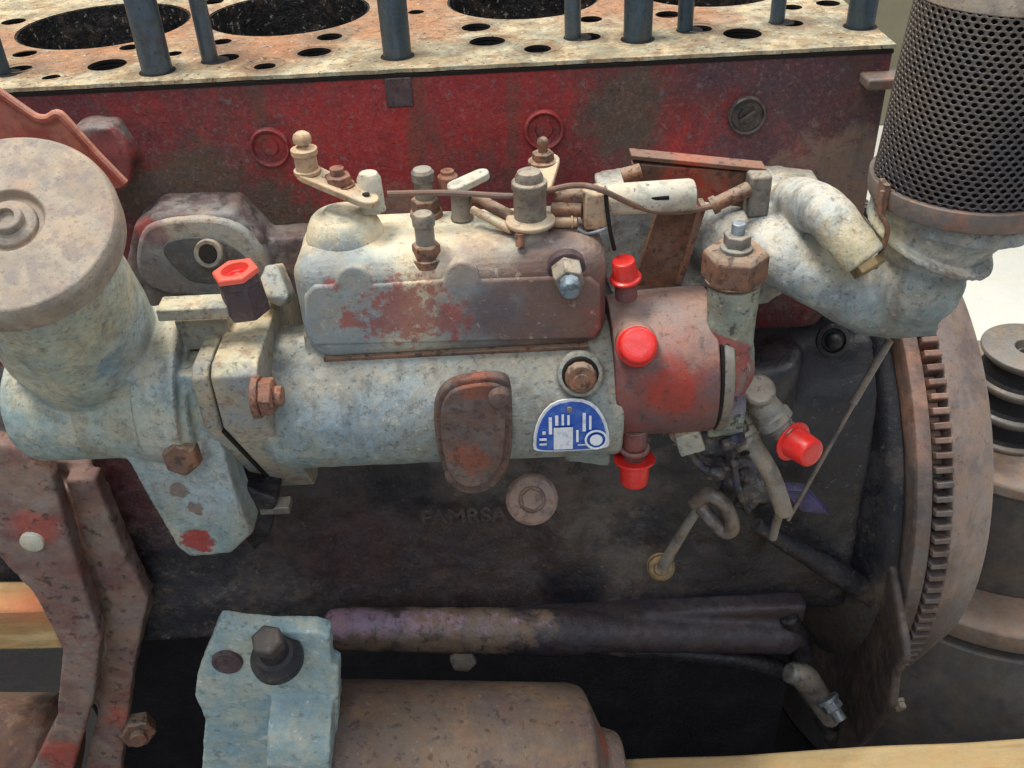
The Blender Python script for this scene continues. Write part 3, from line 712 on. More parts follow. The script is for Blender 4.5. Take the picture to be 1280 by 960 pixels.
# bowl under the strainer
mb.lathe(SB + V((-.002, .004, .002)), (-.35, .15, -1), [(0, RS * .80), (.012, RS * .80), (.030, RS * .70), (.042, RS * .56), (.052, RS * .36), (.056, RS * .15)], n=48)
mb.ball(P(1140, 348, .0), .030)
mb.lathe(SB + V((-.001, .002, -.006)), (-.1, .05, -1), [(0, RS * .86), (.008, RS * .86), (.010, RS * .84)], n=48)
mb.lathe(SB + V((-.010, .006, -.030)), (-.35, .15, -1), [(0, RS * .76), (.004, RS * .76)], n=48)
# fat pipe sweeping left to the head
mb.tube([P(1150, 365, .004), P(1095, 378, .002), P(1035, 350, .006), P(975, 318, .020), P(925, 296, .055), P(900, 290, .09)], [.028, .0205, .0190, .0200, .026, .030], n=28)
# branch pipe
mb.tube([P(1082, 326, -.030), P(1056, 294, -.020), P(1032, 266, -.004), P(1004, 256, .04), P(990, 260, .08)], [.0120, .0130, .0136, .016, .02], n=24)
# mounting flange on the block
mb.prism(pxpoly([(748, 238), (800, 228), (985, 228), (1030, 235), (1045, 262), (1030, 330), (960, 380), (880, 385), (770, 380), (750, 330)], .078), (0, .03, 0))
build('elbow', mb, 'intake', it, cast=.0014, smooth=5, disp=.0018)
hexbolt(it, P(1082, 328, -.032), unit((.45, -.6, -.62)), 22, 12, 'brass', 'pipe_nut', washer=False, label='dull brass pipe nut')

# perforated strainer
st = thing('strainer', SB, 'tall perforated dark metal strainer cone with cap on the pale intake elbow', 'strainer')
PTOP = P(1266, -20, -.012); HS = PTOP.z - SB.z; RT = RS * .86
def Rz(z): return RS * .965 + (RT - RS * .965) * (z / HS)
mb = MB(); NC, rows = 60, 36
bm = mb.b
z0 = .0065; dz = (HS - z0) / rows
grid = {}
def SP(ia, z):
    a = 2 * math.pi * ia / NC; r = Rz(z) * (1 + .010 * mnoise.noise(V((math.cos(a) * 2, math.sin(a) * 2, z * 22)))); return SB + V((math.cos(a) * r, math.sin(a) * r, z))
for j in range(rows):
    zc = z0 + (j + .5) * dz
    for i in range(NC):
        ic = i + (.5 if j % 2 else 0)
        hx, hz = .295, .415
        # brick-laid cell rectangle round one hole
        outer, inner = [], []
        for k in range(8):
            t = math.pi / 8 + k * math.pi / 4
            e_ = 1.0 if k % 2 else 1.0
            t -= math.pi / 8 * (1 if False else 0); inner.append((ic + hx * math.copysign(abs(math.cos(t)) ** 1.35, math.cos(t)) * 1.18, zc + hz * dz * math.copysign(abs(math.sin(t)) ** 1.35, math.sin(t)) * 1.18))
        def gv(a, z):
            key = (round((a % NC) * 24), round(z * 1e6))
            if key not in grid: grid[key] = bm.verts.new(SP(a, z))
            return grid[key]
        l, r_, bt, tp = ic - .5, ic + .5, zc - dz / 2, zc + dz / 2
        O = [(r_, tp), (ic, tp), (l, tp), (l, bt), (ic, bt), (r_, bt)]
        OV = [gv(*q) for q in O]; IV = [bm.verts.new(SP(*q)) for q in inner]
        # inner order starts at 22.5deg (right, up)
        F_ = bm.faces.new
        F_((OV[0], OV[1], IV[1], IV[0])); F_((OV[1], OV[2], IV[3], IV[2])); F_((OV[1], IV[2], IV[1]))
        F_((OV[2], OV[3], IV[4], IV[3])); F_((OV[3], OV[4], IV[5], IV[4])); F_((OV[4], OV[5], IV[7], IV[6])); F_((OV[4], IV[6], IV[5]))
        F_((OV[5], OV[0], IV[0], IV[7]))
me_o = build('perforated_sleeve', mb, 'mesh', st, bevel=0, angle=80)
so = me_o.modifiers.new('thick', 'SOLIDIFY'); so.thickness = .0012; so.offset = -1
mb = MB(); mb.lathe(SB, UP, [(0, RS * .8), (HS * .98, RT * .8)], n=48); build('filter_core', mb, 'meshcore', st, bevel=0)
mb = MB(); mb.lathe(SB, UP, [(-.004, RS * .90), (-.004, RS * .985), (.0, RS * 1.0), (.0065, RS * 1.005), (.0075, RS * 1.0), (.0075, RS * .93)], n=96); build('base_band', mb, 'ring', st, bevel=.0006)
mb = MB(); mb.lathe(SB + UP * HS, UP, [(-.0045, RT * .8), (-.0045, RT * 1.015), (.004, RT * 1.02), (.010, RT * .96), (.014, RT * .7), (.015, .001)], n=96); build('lid', mb, 'cap', st, bevel=.0006)
mb = MB(); p = SB + V((-RS * 1.0, -.008, -.0)); mb.box(p + V((.001, -.004, .002)), (.003, .010, .018)); mb.tube([p + V((-.001, -.008, .008)), p + V((-.001, -.010, -.004)), p + V((.004, -.012, -.014)), P(1094, 335, -.026)], .0014)
build('band_clip', mb, 'rust', st, bevel=.0004)

# =================================================================== INJECTION PUMP
pump = thing('injection_pump', P(560, 560, 0), 'pale blue fuel injection pump with red rusty head mounted across the red block', 'fuel pump')
A0 = P(340, 497, 0); A1 = P(770, 478, 0); RB = .0448
ax = (A1 - A0).normalized(); PL = (A1 - A0).length
mb = MB()
mb.lathe(A0, ax, [(0, RB * .90), (.006, RB * .98), (.012, RB), (PL - .0015, RB), (PL, RB * .985)], n=96)
c0 = (A0 + A1) / 2
# saddle under the governor cover
mb.box(P(565, 430, .0) + V((0, .014, .001)), ((P(750, 430, -.02) - P(384, 430, -.02)).x, .060, .040))
# raised pad for the plate
mb.box(P(592, 530, -.035) + V((0, .004, 0)), (.040, .026, .052))
mb.cyl(P(725, 467, -.02), P(725, 467, -.041), .0135)
mb.prism([V((P(705, 570, -.02).x, -.02, -.03)), V((P(765, 570, -.02).x, -.02, -.03)), V((P(760, 590, 0).x, -.012, -.062)), V((P(705, 590, 0).x, -.008, -.058))], (0, .03, 0))
build('pump_body', mb, 'pump', pump, cast=.0013, smooth=4, disp=.0012)
# governor cover
mb = MB()
yl, yr = P(366, 370, -.02), P(760, 370, -.02)
zb, zt = .034, .103
mb.box(((yl.x + yr.x) / 2, .012, (zb + zt) / 2), (yr.x - yl.x, .070, zt - zb))
cv = build('governor_cover', mb, 'cover', pump, bevel=.0165, seg=8)
cv.modifiers['bevel'].limit_method = 'NONE'
cv.location.z += .0
sb = cv.modifiers.new('sub', 'SUBSURF'); sb.subdivision_type = 'SIMPLE'; sb.levels = 3; sb.render_levels = 3
d = cv.modifiers.new('rough', 'DISPLACE'); d.texture = CLOUD; d.texture_coords = 'LOCAL'; d.strength = .0012
mb = MB(); mb.box(((yl.x + yr.x) / 2, .012, zb + .0042), (yr.x - yl.x - .022, .0680, .0022)); build('cover_seam', mb, 'rust', pump, bevel=.0005)
# front apron with two scallops
def scallop(cx, r, y0): return [(cx + r * math.cos(t), y0 - r * math.sin(t) * 1.05) for t in [math.pi * (1 - k / 8) for k in range(9)]]
out = [(392, 432), (382, 420), (380, 372), (392, 358)] + scallop(441, 23, 357) + scallop(577, 23, 351) + [(690, 347), (738, 348), (750, 360), (752, 410), (744, 424)]
mb = MB(); mb.prism(pxpoly(out, -.0250), (0, .012, 0))
ap = build('cover_apron', mb, 'cover', cv, bevel=.0016, seg=3)
# flanges of the drive end
FP = [(-.055, .015), (-.055, .050), (-.048, .055), (.03, .055), (.07, .03), (.07, -.06), (.03, -.094), (.017, -.091)]
xa = P(243, 500, -.055).x; xb = P(267, 500, -.055).x; xc = P(328, 500, -.055).x
def yz(x, L_): return [V((x, y, z + (.002))) for y, z in L_]
mb = MB(); mb.prism(yz(xb + .0012, FP), (xc - xb - .0012, 0, 0))
fl = build('pump_flange', mb, 'flange', pump, bevel=.0016, seg=3)
mb = MB(); mb.prism(yz(xb - .0006, [(-.050, .012), (-.02, .04), (.06, .03), (.069, -.06), (.03, -.0935), (.0165, -.0918), (-.0548, .0125)]), (.0020, 0, 0)); build('flange_gasket', mb, 'dark', pump, bevel=0)
mb = MB()
mb.lathe(V((xc - .001, 0, 0)) + V((0, 0, A0.z)), ax, [(0, RB * 1.0), (.010, RB * .97), (.018, RB * .80), (.03, RB * .80)], n=64)
mb.prism([P(318, 368, .0), P(330, 332, .02), P(345, 330, .02), P(362, 372, .0), P(350, 385, .0)], (0, .02, -.01))
build('flange_neck', mb, 'flange', pump, cast=.0016, smooth=4, disp=.001)
# flange nut with stud
p = P(306, 497, -.062)
mb = MB(); sx = S(p)
mb.cyl(V((xc - .002, p.y, p.z)), V((xc + .002, p.y, p.z)), 27 * sx, n=28)
mb.hexa(V((xc + .002, p.y, p.z)), (1, 0, 0), 25 * sx, 17 * sx, rot=.2); mb.cyl(V((xc + .006, p.y, p.z)), V((xc + .002 + 27 * sx, p.y, p.z)), 13 * sx, n=20)
build('flange_nut', mb, 'rustnut', pump, bevel=.0005, label='orange rusty nut on the flange stud')
# pump head (red) and band
H0 = P(768, 455, 0); H1 = P(884, 448, 0); RH = .0455
mb = MB(); hl = (H1 - H0).length
mb.lathe(H0 - ax * .004, (H1 - H0), [(0, RH * .93), (.004, RH * .95), (.008, RH * .97), (hl * .8, RH * .99), (hl + .003, RH * .985)], n=96)
build('distributor_head', mb, 'head', pump, bevel=.001, seg=3)
mb = MB(); mb.lathe(H1 + ax * .0012, ax, [(0, RH * .985), (.0015, RH * .99), (.006, RH * .97)], n=96); build('end_band', mb, 'grey', pump, bevel=.0006)
mb = MB(); mb.lathe(H1 - ax * .0008, ax, [(0, RH * .97), (.0035, RH * .97)], n=96); build('band_joint', mb, 'dark', pump, bevel=0)
# end housing with the regulator column
mb = MB()
mb.lathe(H1 + ax * .004, ax, [(0, RH * .78), (.010, RH * .74), (.020, RH * .5)], n=48)
pc = P(917, 352, -.02); sc_ = S(pc)
mb.cyl(P(917, 352, -.02), P(912, 430, -.02), 33 * sc_, 30 * sc_)
mb.cyl(P(910, 425, -.02), P(905, 500, -.018), 27 * sc_, 20 * sc_)
mb.box(P(905, 510, -.02), (.022, .02, .03))
build('end_housing', mb, mat('end_housing_green_grey', C(138, 142, 128), [dict(c=C(156, 66, 66), s=50, w=.15, e=2.4, at=[(P(918, 470, -.03), .016), (P(905, 440, -.03), .012)], k=.85), dict(c=C(108, 112, 104), s=40, t=.52, w=.07, k=.7), dict(c=C(110, 100, 130), s=80, w=.2, e=2, at=[(P(908, 505, -.03), .012)], k=.7), dict(c=C(60, 56, 52), s=150, t=.6, w=.04, k=.8, h=-1), dict(c=C(184, 180, 164), s=200, t=.63, w=.03, k=.6)], bump=.6), pump, cast=.0014, smooth=4, disp=.0015)
pt = P(917, 346, -.02)
mb = MB(); mb.hexa(pt, UP, 41 * sc_, 38 * sc_, ch=.15, rot=.25); mb.cyl(pt - UP * .002, pt, 36 * sc_)
build('regulator_hex', mb, 'rust', pump, bevel=.0008)
mb = MB(); q = pt + UP * 38 * sc_; mb.lathe(q - UP * .001, UP, [(0, 20 * sc_), (.003, 20 * sc_), (.004, 15 * sc_)], n=28)
mb.hexa(q + UP * .003, UP, 17 * sc_, 15 * sc_, rot=.1)
build('regulator_nut', mb, 'grey', pump, bevel=.0004)
mb = MB(); mb.cyl(q, q + UP * 36 * sc_, 8.5 * sc_, n=20); build('regulator_stud', mb, 'zinc', pump, bevel=.0006)

# rusty inspection plate
mb = MB()
o1 = [(546, 560), (541, 520), (545, 496), (562, 478), (600, 471), (630, 471), (640, 482), (641, 540), (640, 565), (634, 592), (612, 616), (580, 620), (560, 606), (552, 585)]
pd = V((0, .86, .12))
pts = []
for a_, b_ in chaikin(o1):
    yy = -.0535 if b_ < 560 else -.0535 + (b_ - 560) * .00012
    pts.append(P(a_, b_, yy))
mb.prism(pts, (0, .006, .001))
ip = build('inspection_plate', mb, 'rustplate', pump, bevel=.0018, seg=3)
mb = MB()
pts = [P(a_, b_, -.0555) for a_, b_ in chaikin(((559, 588), (552, 556), (550, 520), (554, 500), (568, 486), (602, 480), (626, 481), (632, 492), (632, 545), (630, 565), (624, 588), (607, 607), (582, 611), (566, 601)))]
mb.prism(pts, (0, .006, 0)); build('plate_face', mb, 'rustplate', ip, bevel=.0012, seg=2)
for px, py, y in ((624, 494, -.0545), (570, 590, -.0475)):
    p = P(px, py, y); s = S(p); mb = MB()
    mb.lathe(p, FRH, [(-.004, 14 * s), (.003, 14 * s), (.0055, 12 * s), (.0065, 6 * s), (.0067, .0001)], n=26); build('plate_screw', mb, 'rustplate', ip, bevel=.0004)
# round screw at the right of the body
p = P(725, 467, -.041); s = S(p); mb = MB()
mb.lathe(p, unit((0, -.93, .25)), [(0, 23 * s), (.002, 23 * s), (.003, 22 * s)], n=36); build('screw_washer', mb, 'dark', pump, bevel=.0003)
mb = MB(); mb.hexa(p + FRH * .0025, unit((0, -.93, .25)), 20 * s, .006, ch=.3, n=12); mb.lathe(p + FRH * .008, unit((0, -.93, .25)), [(0, 11 * s), (.0012, 10 * s)], n=24)
build('body_screw', mb, 'rust', pump, bevel=.0005)
# name plate: blue enamel half-oval with white border, panel and round emblem
NP = -.0512
def half_oval(cx, cy, rx, ryu, ryd, n=28):
    o = []
    for k in range(n):
        t = 2 * math.pi * k / n
        c, s_ = math.cos(t), math.sin(t)
        e = .8
        X = cx + rx * math.copysign(abs(c) ** e, c); Y = cy - (ryu if s_ > 0 else ryd) * math.copysign(abs(s_) ** (1.0 if s_ > 0 else .55), s_)
        o.append((X, Y))
    return o
# plate plane: bent slightly round the body, here flat against its pad and leaning as the body does
npc = P(714, 542, -.0465); ns = S(npc); nx = unit(ax); nn = unit((0, -.985, .10)); ny = nn.cross(nx) * 1.0
ny = unit(nn.cross(nx)); 
if ny.z < 0: ny = -ny
def pl(u, v, h=0):
    # v measured downward in px; plate follows the cylinder
    return npc + nx * u * ns - ny * v * ns * 1.12 + nn * h - V((0, -1, 0)) * (max(0, v - 5) ** 2) * 9e-6 
def plate_poly(pts, h, th, name, m, parent, bev=.0002):
    mb = MB(); mb.prism([pl(u, v, h) for u, v in pts], nn * th); return build(name, mb, m, parent, bevel=bev)
oo = half_oval(0, 14, 48, 60, 16)
npo = plate_poly(oo, 0, .0010, 'name_plate', 'white', pump)
plate_poly(half_oval(0, 13, 44, 55.5, 12.5), .0010, .0004, 'blue_field', 'enamel', npo)
plate_poly([(-22, -10), (2, -10), (2, 22), (-22, 22)], .0014, .0003, 'white_panel', 'white', npo, 0)
for u0, u1, v0, v1 in ((-28, -24, -24, -2), (-20, -16, -26, -13), (-12, -9, -27, -13), (-5, -2, -26, -13), (14, 18, -28, -4), (22, 25, -24, -6), (6, 9, -6, 10), (-40, -31, 3, 6), (-40, -31, 10, 13), (-36, -32, -6, -2), (8, 18, 14, 16)):
    plate_poly([(u0, v0), (u1, v0), (u1, v1), (u0, v1)], .0014, .0002, 'print_mark', 'white', npo, 0)
mb = MB(); e = pl(31, 8, .0014)
mb.torus(e, nn, 13 * ns, 1.5 * ns, n=32, m=8); mb.cyl(e, e + nn * .0006, 8 * ns, n=24); build('round_emblem', mb, 'white', npo, bevel=0)
p_ = pl(-2, -33, .001); mb = MB(); mb.lathe(p_, nn, [(0, 4 * ns), (.0012, 3.5 * ns), (.0015, .0001)], n=16); build('plate_rivet', mb, 'grey', npo, bevel=0)
# flanged plug under the body
p = P(665, 624, -.018); s = S(p); a = unit((.05, -.75, .55)); mb = MB()
mb.lathe(p - a * .012, a, [(0, 26 * s), (.009, 33 * s), (.011, 33 * s), (.0135, 28 * s), (.0135, 17 * s), (.0115, 16 * s), (.0115, .0001)], n=44)
mb.hexa(p - a * .001, a, 14 * s, .0035, rot=.1)
fp = build('drain_plug', mb, mat('plug_reddish_grey', C(138, 118, 108), [dict(c=C(164, 70, 72), s=60, w=.2, e=1.5, at=[(P(650, 605, -.02), .008)], k=.7), dict(c=C(96, 82, 76), s=120, t=.55, w=.06, k=.7)], bump=.4), pump, bevel=.0006)

# ---- top gear of the pump (levers, screws)
ZT = zt
def T(px, py, y): return P(px, py, y)
# left lever assembly
lv = thing('throttle_lever', P(440, 262, .012), 'cream rusty throttle lever with tall end post on the left end of the pump cover', 'lever')
def post(parent, px, py0, py1, y, prof, m, name, axis=UP, label=None, n=28):
    """prof: (fraction of height, radius in px)"""
    p0 = P(px, py0, y); s = S(p0)
    h = (py0 - py1) * s / max(.2, abs(unit(axis).dot(UPV)))
    mb = MB(); mb.lathe(p0, axis, [(t * h, r * s) for t, r in prof], n=n); return build(name, mb, m, parent, bevel=.0003, label=label)
mb = MB(); bb = P(430, 282, .012); sb_ = S(bb); mb.lathe(bb - UP * .006, UP, [(0, 50 * sb_), (.006, 46 * sb_), (.011, 41 * sb_), (.0135, 36 * sb_), (.014, 20 * sb_)], n=44)
mb.cyl(bb, P(430, 262, .012), 26 * sb_, 24 * sb_); build('lever_boss', mb, 'cover', lv, cast=.0012, smooth=3)
pa, pb = P(388, 222, .016), P(456, 252, .004)
d_ = unit(pb - pa); sd = unit(UP.cross(d_)); nn2 = unit(d_.cross(sd))
def lever_plate(pa, pb, wa, wb, th, m, parent, name='lever_plate'):
    d = unit(pb - pa); sd = unit(UP.cross(d)); n2 = d.cross(sd)
    pts = []
    for k in range(9):
        t = math.pi / 2 + math.pi * k / 8; pts.append(pa + (d * math.cos(t) + sd * math.sin(t)) * wa)
    for k in range(9):
        t = -math.pi / 2 + math.pi * k / 8; pts.append(pb + (d * math.cos(t) + sd * math.sin(t)) * wb)
    mb = MB(); mb.prism(pts, n2 * th); return build(name, mb, m, parent, bevel=.0008)
lever_plate(pa, pb, .0085, .0075, .004, 'lever', lv)
mb = MB(); e = P(458, 247, .004); mb.lathe(e + UP * .0015, UP, [(0, .0022), (.0008, .0022)], n=16); build('lever_hole', mb, 'dark', lv, bevel=0)
s = S(pa); q = pa + UP * .003 - X0 * .001
mb = MB(); mb.lathe(q, UP, [(0, 17 * s), (.002, 17 * s), (.0022, 14 * s), (.0105, 14 * s), (.011, 16.5 * s), (.0140, 16.5 * s), (.0148, 12 * s), (.0152, 6 * s), (.0170, 6 * s)], n=28)
mb.lathe(q + UP * .0168, UP, [(0, 8 * s), (.0008, 11 * s), (.0035, 11.5 * s), (.0052, 10 * s), (.0066, 6 * s), (.0069, .0001)], n=20); build('end_post', mb, 'lever', lv, bevel=.0002)
p = P(424, 232, .012)
hexbolt(lv, p, UP, 17, 12, 'rustnut', 'lever_nut', stub=(9, 9))
post(lv, 466, 262, 222, .014, [(0, 17), (.1, 16), (.85, 15), (1, 11)], 'pale', 'white_stop')
# adjusting screws
for px, p0, p1, y, lab in ((533, 262, 212, .030, 'rusty idle screw standing behind the front one on the cover'), (534, 319, 262, -.013, 'rusty hex locked screw standing at the front of the pump cover')):
    t = thing('adjusting_screw', P(px, p0, y), lab, 'screw', 'adjusting screws on the pump cover')
    b_ = P(px, p0 + 4, y); s = S(b_)
    mb = MB(); mb.lathe(b_ - UP * .003, UP, [(0, 21 * s), (.0045, 20 * s)], n=28); build('screw_base', mb, 'rust', t, bevel=.0004)
    mb = MB(); mb.hexa(b_ + UP * .0012, UP, 18 * s, .0085, rot=.5 + px); build('lock_nut', mb, 'rust', t, bevel=.0004)
    mb = MB(); mb.lathe(b_ + UP * .009, UP, [(0, 12 * s), (.011, 12 * s), (.0115, 14 * s), (.0165, 14 * s), (.0185, 11 * s), (.0195, .0001)], n=28); build('screw_head', mb, 'grey', t, bevel=.0003)
# twisted sealing wire beneath the front screw
mb = MB()
mb.tube([P(520, 312, -.008), P(532, 322, -.010), P(545, 316, -.012), P(556, 325, -.014), P(549, 332, -.016), P(540, 322, -.016)], .0013, n=8)
tag(build('sealing_wire', mb, 'grey', pump, bevel=0))
# white stop lever
t = thing('stop_lever', P(578, 268, .02), 'short white topped stop lever behind the rusty screws on the pump cover', 'lever')
post(t, 578, 272, 238, .022, [(0, 15), (.15, 13), (1, 12)], 'grey', 'lever_post')
lever_plate(P(572, 238, .020), P(602, 224, .028), .0055, .0050, .0045, 'pale', t)
mb = MB(); q = P(560, 226, .034); mb.lathe(q - UP * .006, UP, [(0, .006), (.009, .006), (.0105, .004), (.0125, .004)], n=20); build('lever_nut', mb, 'rustnut', t, bevel=.0003)
mb = MB(); mb.tube([P(592, 246, .02), P(645, 274, .005)], .0036, n=16, sub=1); mb.cyl(P(640, 271, .0065), P(648, 276, .004), .0026)
build('linkage_rod', mb, 'rust', t, bevel=.0003)
mb = MB(); mb.tube([P(590, 262, .012), P(640, 288, -.004)], .0024, n=12, sub=1); build('spring_rod', mb, 'lever', t, bevel=.0003)
# central governor post and rear lever
t = thing('governor_arm', P(665, 300, .005), 'grey capped governor post with collar and cream arm on the pump cover', 'lever')
cpos = P(664, 304, -.002); s = S(cpos)
def zpx(dpy): return dpy * s / 1.02
mb = MB(); mb.lathe(cpos, UP, [(0, 24 * s), (zpx(14), 22 * s), (zpx(26), 19 * s)], n=32); build('post_base', mb, 'cover', t, cast=.001, smooth=2)
mb = MB(); mb.lathe(cpos + UP * zpx(22), UP, [(0, 19 * s), (.003, 31 * s), (.0055, 31 * s), (.0055, 22 * s), (.007, 20 * s)], n=40); build('collar', mb, 'lever', t, bevel=.0008)
mb = MB(); mb.lathe(cpos + UP * zpx(28), UP, [(0, 20 * s), (zpx(46), 20 * s), (zpx(49), 22 * s), (zpx(56), 22 * s), (zpx(58), 19 * s)], n=36); build('post_sleeve', mb, 'grey', t, bevel=.0005)
mb = MB(); mb.lathe(cpos + UP * zpx(83), UP, [(0, 17 * s), (zpx(8), 17 * s), (zpx(14), 14 * s), (zpx(17), 8 * s), (zpx(18), .0001)], n=32); build('post_cap', mb, 'grey', t, bevel=.0005)
lever_plate(P(672, 236, .012), P(684, 206, .034), .0085, .0075, .0035, 'lever', t)
q = P(679, 204, .034)
mb = MB(); mb.lathe(q, UP, [(0, 19 * S(q)), (.002, 19 * S(q)), (.0022, 15 * S(q))], n=24); mb.hexa(q + UP * .002, UP, 14 * S(q), .005); mb.cyl(q, q + UP * .011, 6 * S(q), n=16); mb.ball(q + UP * .0125, 7.5 * S(q), 14)
build('arm_nut', mb, 'rust', t, bevel=.0003)
mb = MB(); mb.cyl(P(650, 292, -.014), P(650, 308, -.016), .0024); build('post_pin', mb, 'rustnut', t, bevel=.0002)
# spring box with short rods
t = thing('linkage_clamp', P(742, 282, .0), 'small square grey clamp block with two short rods right of the governor post', 'clamp')
mb = MB(); c_ = P(742, 258, .004); mb.box(c_, (.0125, .016, .021), (unit((1, .1, 0)), unit((-.1, 1, 0)), UP)); build('clamp_block', mb, 'lever', t, bevel=.0012)
mb = MB(); mb.cyl(P(695, 246, .014), P(732, 246, .008), .0052); mb.cyl(P(690, 262, .008), P(728, 262, .004), .0042); build('upper_rod', mb, 'rust', t, bevel=.0005)
mb = MB(); mb.cyl(P(692, 278, .004), P(722, 277, .002), .0032); mb.torus(P(715, 277, .002), (1, 0, 0), .0034, .0007, n=20, m=8); build('lower_rod', mb, 'lever', t, bevel=.0004)
mb = MB(); mb.tube([P(722, 286, -.002), P(735, 292, -.004), P(757, 286, -.004), P(764, 280, 0)], .001, n=8); build('clamp_clip', mb, 'zinc', t, bevel=0)
# long control wire and a thin dark one
mb = MB(); mb.tube([P(484, 242, .010), P(560, 241, .010), P(645, 245, .006), P(685, 238, .006), P(715, 232, .004), P(745, 235, -.006), P(790, 255, .004), P(820, 264, .01), P(860, 264, .016), P(897, 256, .022)], .0017, n=10, sub=5)
tag(build('control_wire', mb, 'wire', bevel=0), 'thin brown wire running along the pump cover to the slanted pin', 'wire')
mb = MB(); mb.tube([P(757, 238, -.004), P(759, 262, -.006), P(763, 290, -.008), P(768, 312, -.006)], .0012, n=8)
tag(build('dark_wire', mb, 'dark', bevel=0), 'short black wire hanging down right of the clamp block', 'wire')
# big side bolt on the cover
t = P(708, 335, -.022); s = S(t); a = unit((.04, -.85, -.16))
mb = MB(); mb.lathe(t, a, [(-.004, 24 * s), (.001, 24 * s), (.0015, 21 * s)], n=32); w1 = build('bolt_washer', mb, 'blackoxide', pump, bevel=.0003)
mb = MB(); mb.hexa(t + a * .001, a, 21 * s, .012, rot=.2, ch=.2); build('cover_bolt', mb, 'grey', pump, bevel=.0006, label='blue grey bolt low on the right of the governor cover')
mb = MB(); mb.hexa(t + a * .0125, a, 14 * s, .008, rot=.4, ch=.25, n=10); build('bolt_end', mb, 'bluegrey', pump, bevel=.0005)

# ---- brackets behind the head
t = thing('cable_bracket', P(830, 360, .04), 'rusty bracket strip with a red faced angle bar behind the pump head', 'bracket')
mb = MB(); mb.prism(pxpoly([(822, 262), (880, 258), (848, 358), (790, 362)], .030), (0, .004, 0)); build('bracket_strip', mb, 'rustred', t, bevel=.0006)
mb = MB(); mb.prism(pxpoly([(877, 258), (884, 258), (852, 358), (846, 358)], .024), (0, .012, 0)); build('strip_edge', mb, 'rust', t, bevel=.0006)
mb = MB(); mb.prism([P(790, 205, .052), P(955, 217, .040), P(944, 262, .040), P(790, 240, .052)], (0, .006, .001)); build('angle_bar', mb, 'rustred', t, bevel=.0008)
mb = MB(); a1, a2 = P(789, 200, .050), P(958, 217, .037); mb.prism([a1, a2, a2 + V((0, .012, 0)), a1 + V((0, .012, 0))], (0, 0, .003)); build('bar_flange', mb, 'rustred', t, bevel=.0006)
mb = MB(); mb.box(P(946, 240, .036), (.013, .016, .026)); build('bar_end', mb, 'grey', t, bevel=.0018)
mb = MB(); mb.cyl(P(893, 256, .024), P(936, 236, .030), .0042, .0046); mb.cyl(P(889, 258, .024), P(897, 254, .024), .0054); build('cable_pin', mb, 'rust', t, bevel=.0005)
mb = MB(); mb.cyl(P(778, 222, .045), P(802, 214, .045), .005); build('bar_pin', mb, 'rust', t, bevel=.0005)
# white tube
mb = MB(); w0, w1 = P(757, 250, .012), P(866, 243, .018)
mb.lathe(w0, w1 - w0, [(0, .0082), (.002, .0090), ((w1 - w0).length - .002, .0092), ((w1 - w0).length, .0085)], n=32)
t = tag(build('white_tube', mb, 'pale', bevel=.0005), 'short off white painted tube lying between clamp block and rusty bracket', 'tube')
mb = MB(); mb.box(P(825, 247, .0078), (.010, .003, .002)); build('tube_slot', mb, 'dark', t, bevel=.0002)

# ---- red plastic caps
def plastic_cap(p, axis, rpx, hpx, label, rim=1.22, tail=None, m='plastic'):
    s = S(p); a = unit(axis); t = thing('plastic_cap', p, label, 'cap', 'bright red plastic caps')
    r = rpx * s; h = hpx * s
    mb = MB(); mb.lathe(p, a, [(0, r * .7), (0, r * rim), (.0016, r * rim * 1.02), (.0026, r * 1.03)], n=40); build('cap_rim', mb, m, t, bevel=.0004)
    mb = MB(); mb.lathe(p + a * .001, a, [(0, r * 1.04), (h * .9, r * .93), (h * .97, r * .88), (h, r * .8), (h + .0001, r * .5), (h, .0001)], n=40); build('cap_body', mb, m, t, bevel=.0007, seg=3)
    return t
plastic_cap(P(782, 349, -.008), (-.14, -.1, 1), 15.5, 27, 'bright red plastic cap standing upright between cover and red pump head', rim=1.28)
plastic_cap(P(796, 433, -.043), (-.05, -.80, .60), 24, 24, 'bright red round plastic cap facing out from the middle of the pump head', rim=1.06)
plastic_cap(P(793, 572, -.030), (.0, -.12, -1), 19, 36, 'bright red plastic cap hanging straight down under the pump head', rim=1.35)
plastic_cap(P(990, 551, -.032), unit(P(1030, 577, -.056) - P(990, 551, -.032)), 20, 34, 'bright red plastic cap on the slanted fitting at the right', rim=1.3)
# ports behind caps
mb = MB(); mb.cyl(P(793, 535, -.028), P(793, 574, -.030), .0085, .007); mb.torus(P(793, 560, -.030), UP, .0082, .0016); build('lower_port', mb, 'head', pump, bevel=.0005)
mb = MB(); mb.cyl(P(795, 428, -.03), P(796, 433, -.043), .012); mb.cyl(P(783, 372, -.008), P(782, 352, -.008), .0065); build('upper_ports', mb, 'head', pump, bevel=.0005)
mb = MB(); mb.cyl(P(855, 545, -.02), P(862, 500, -.02), .010); mb.box(P(860, 545, -.024), (.016, .018, .016), (unit((1, 0, .3)), V((0, 1, 0)), unit((-.3, 0, 1)))); build('lower_lug', mb, 'flange', pump, cast=.0014, smooth=3, disp=.001)

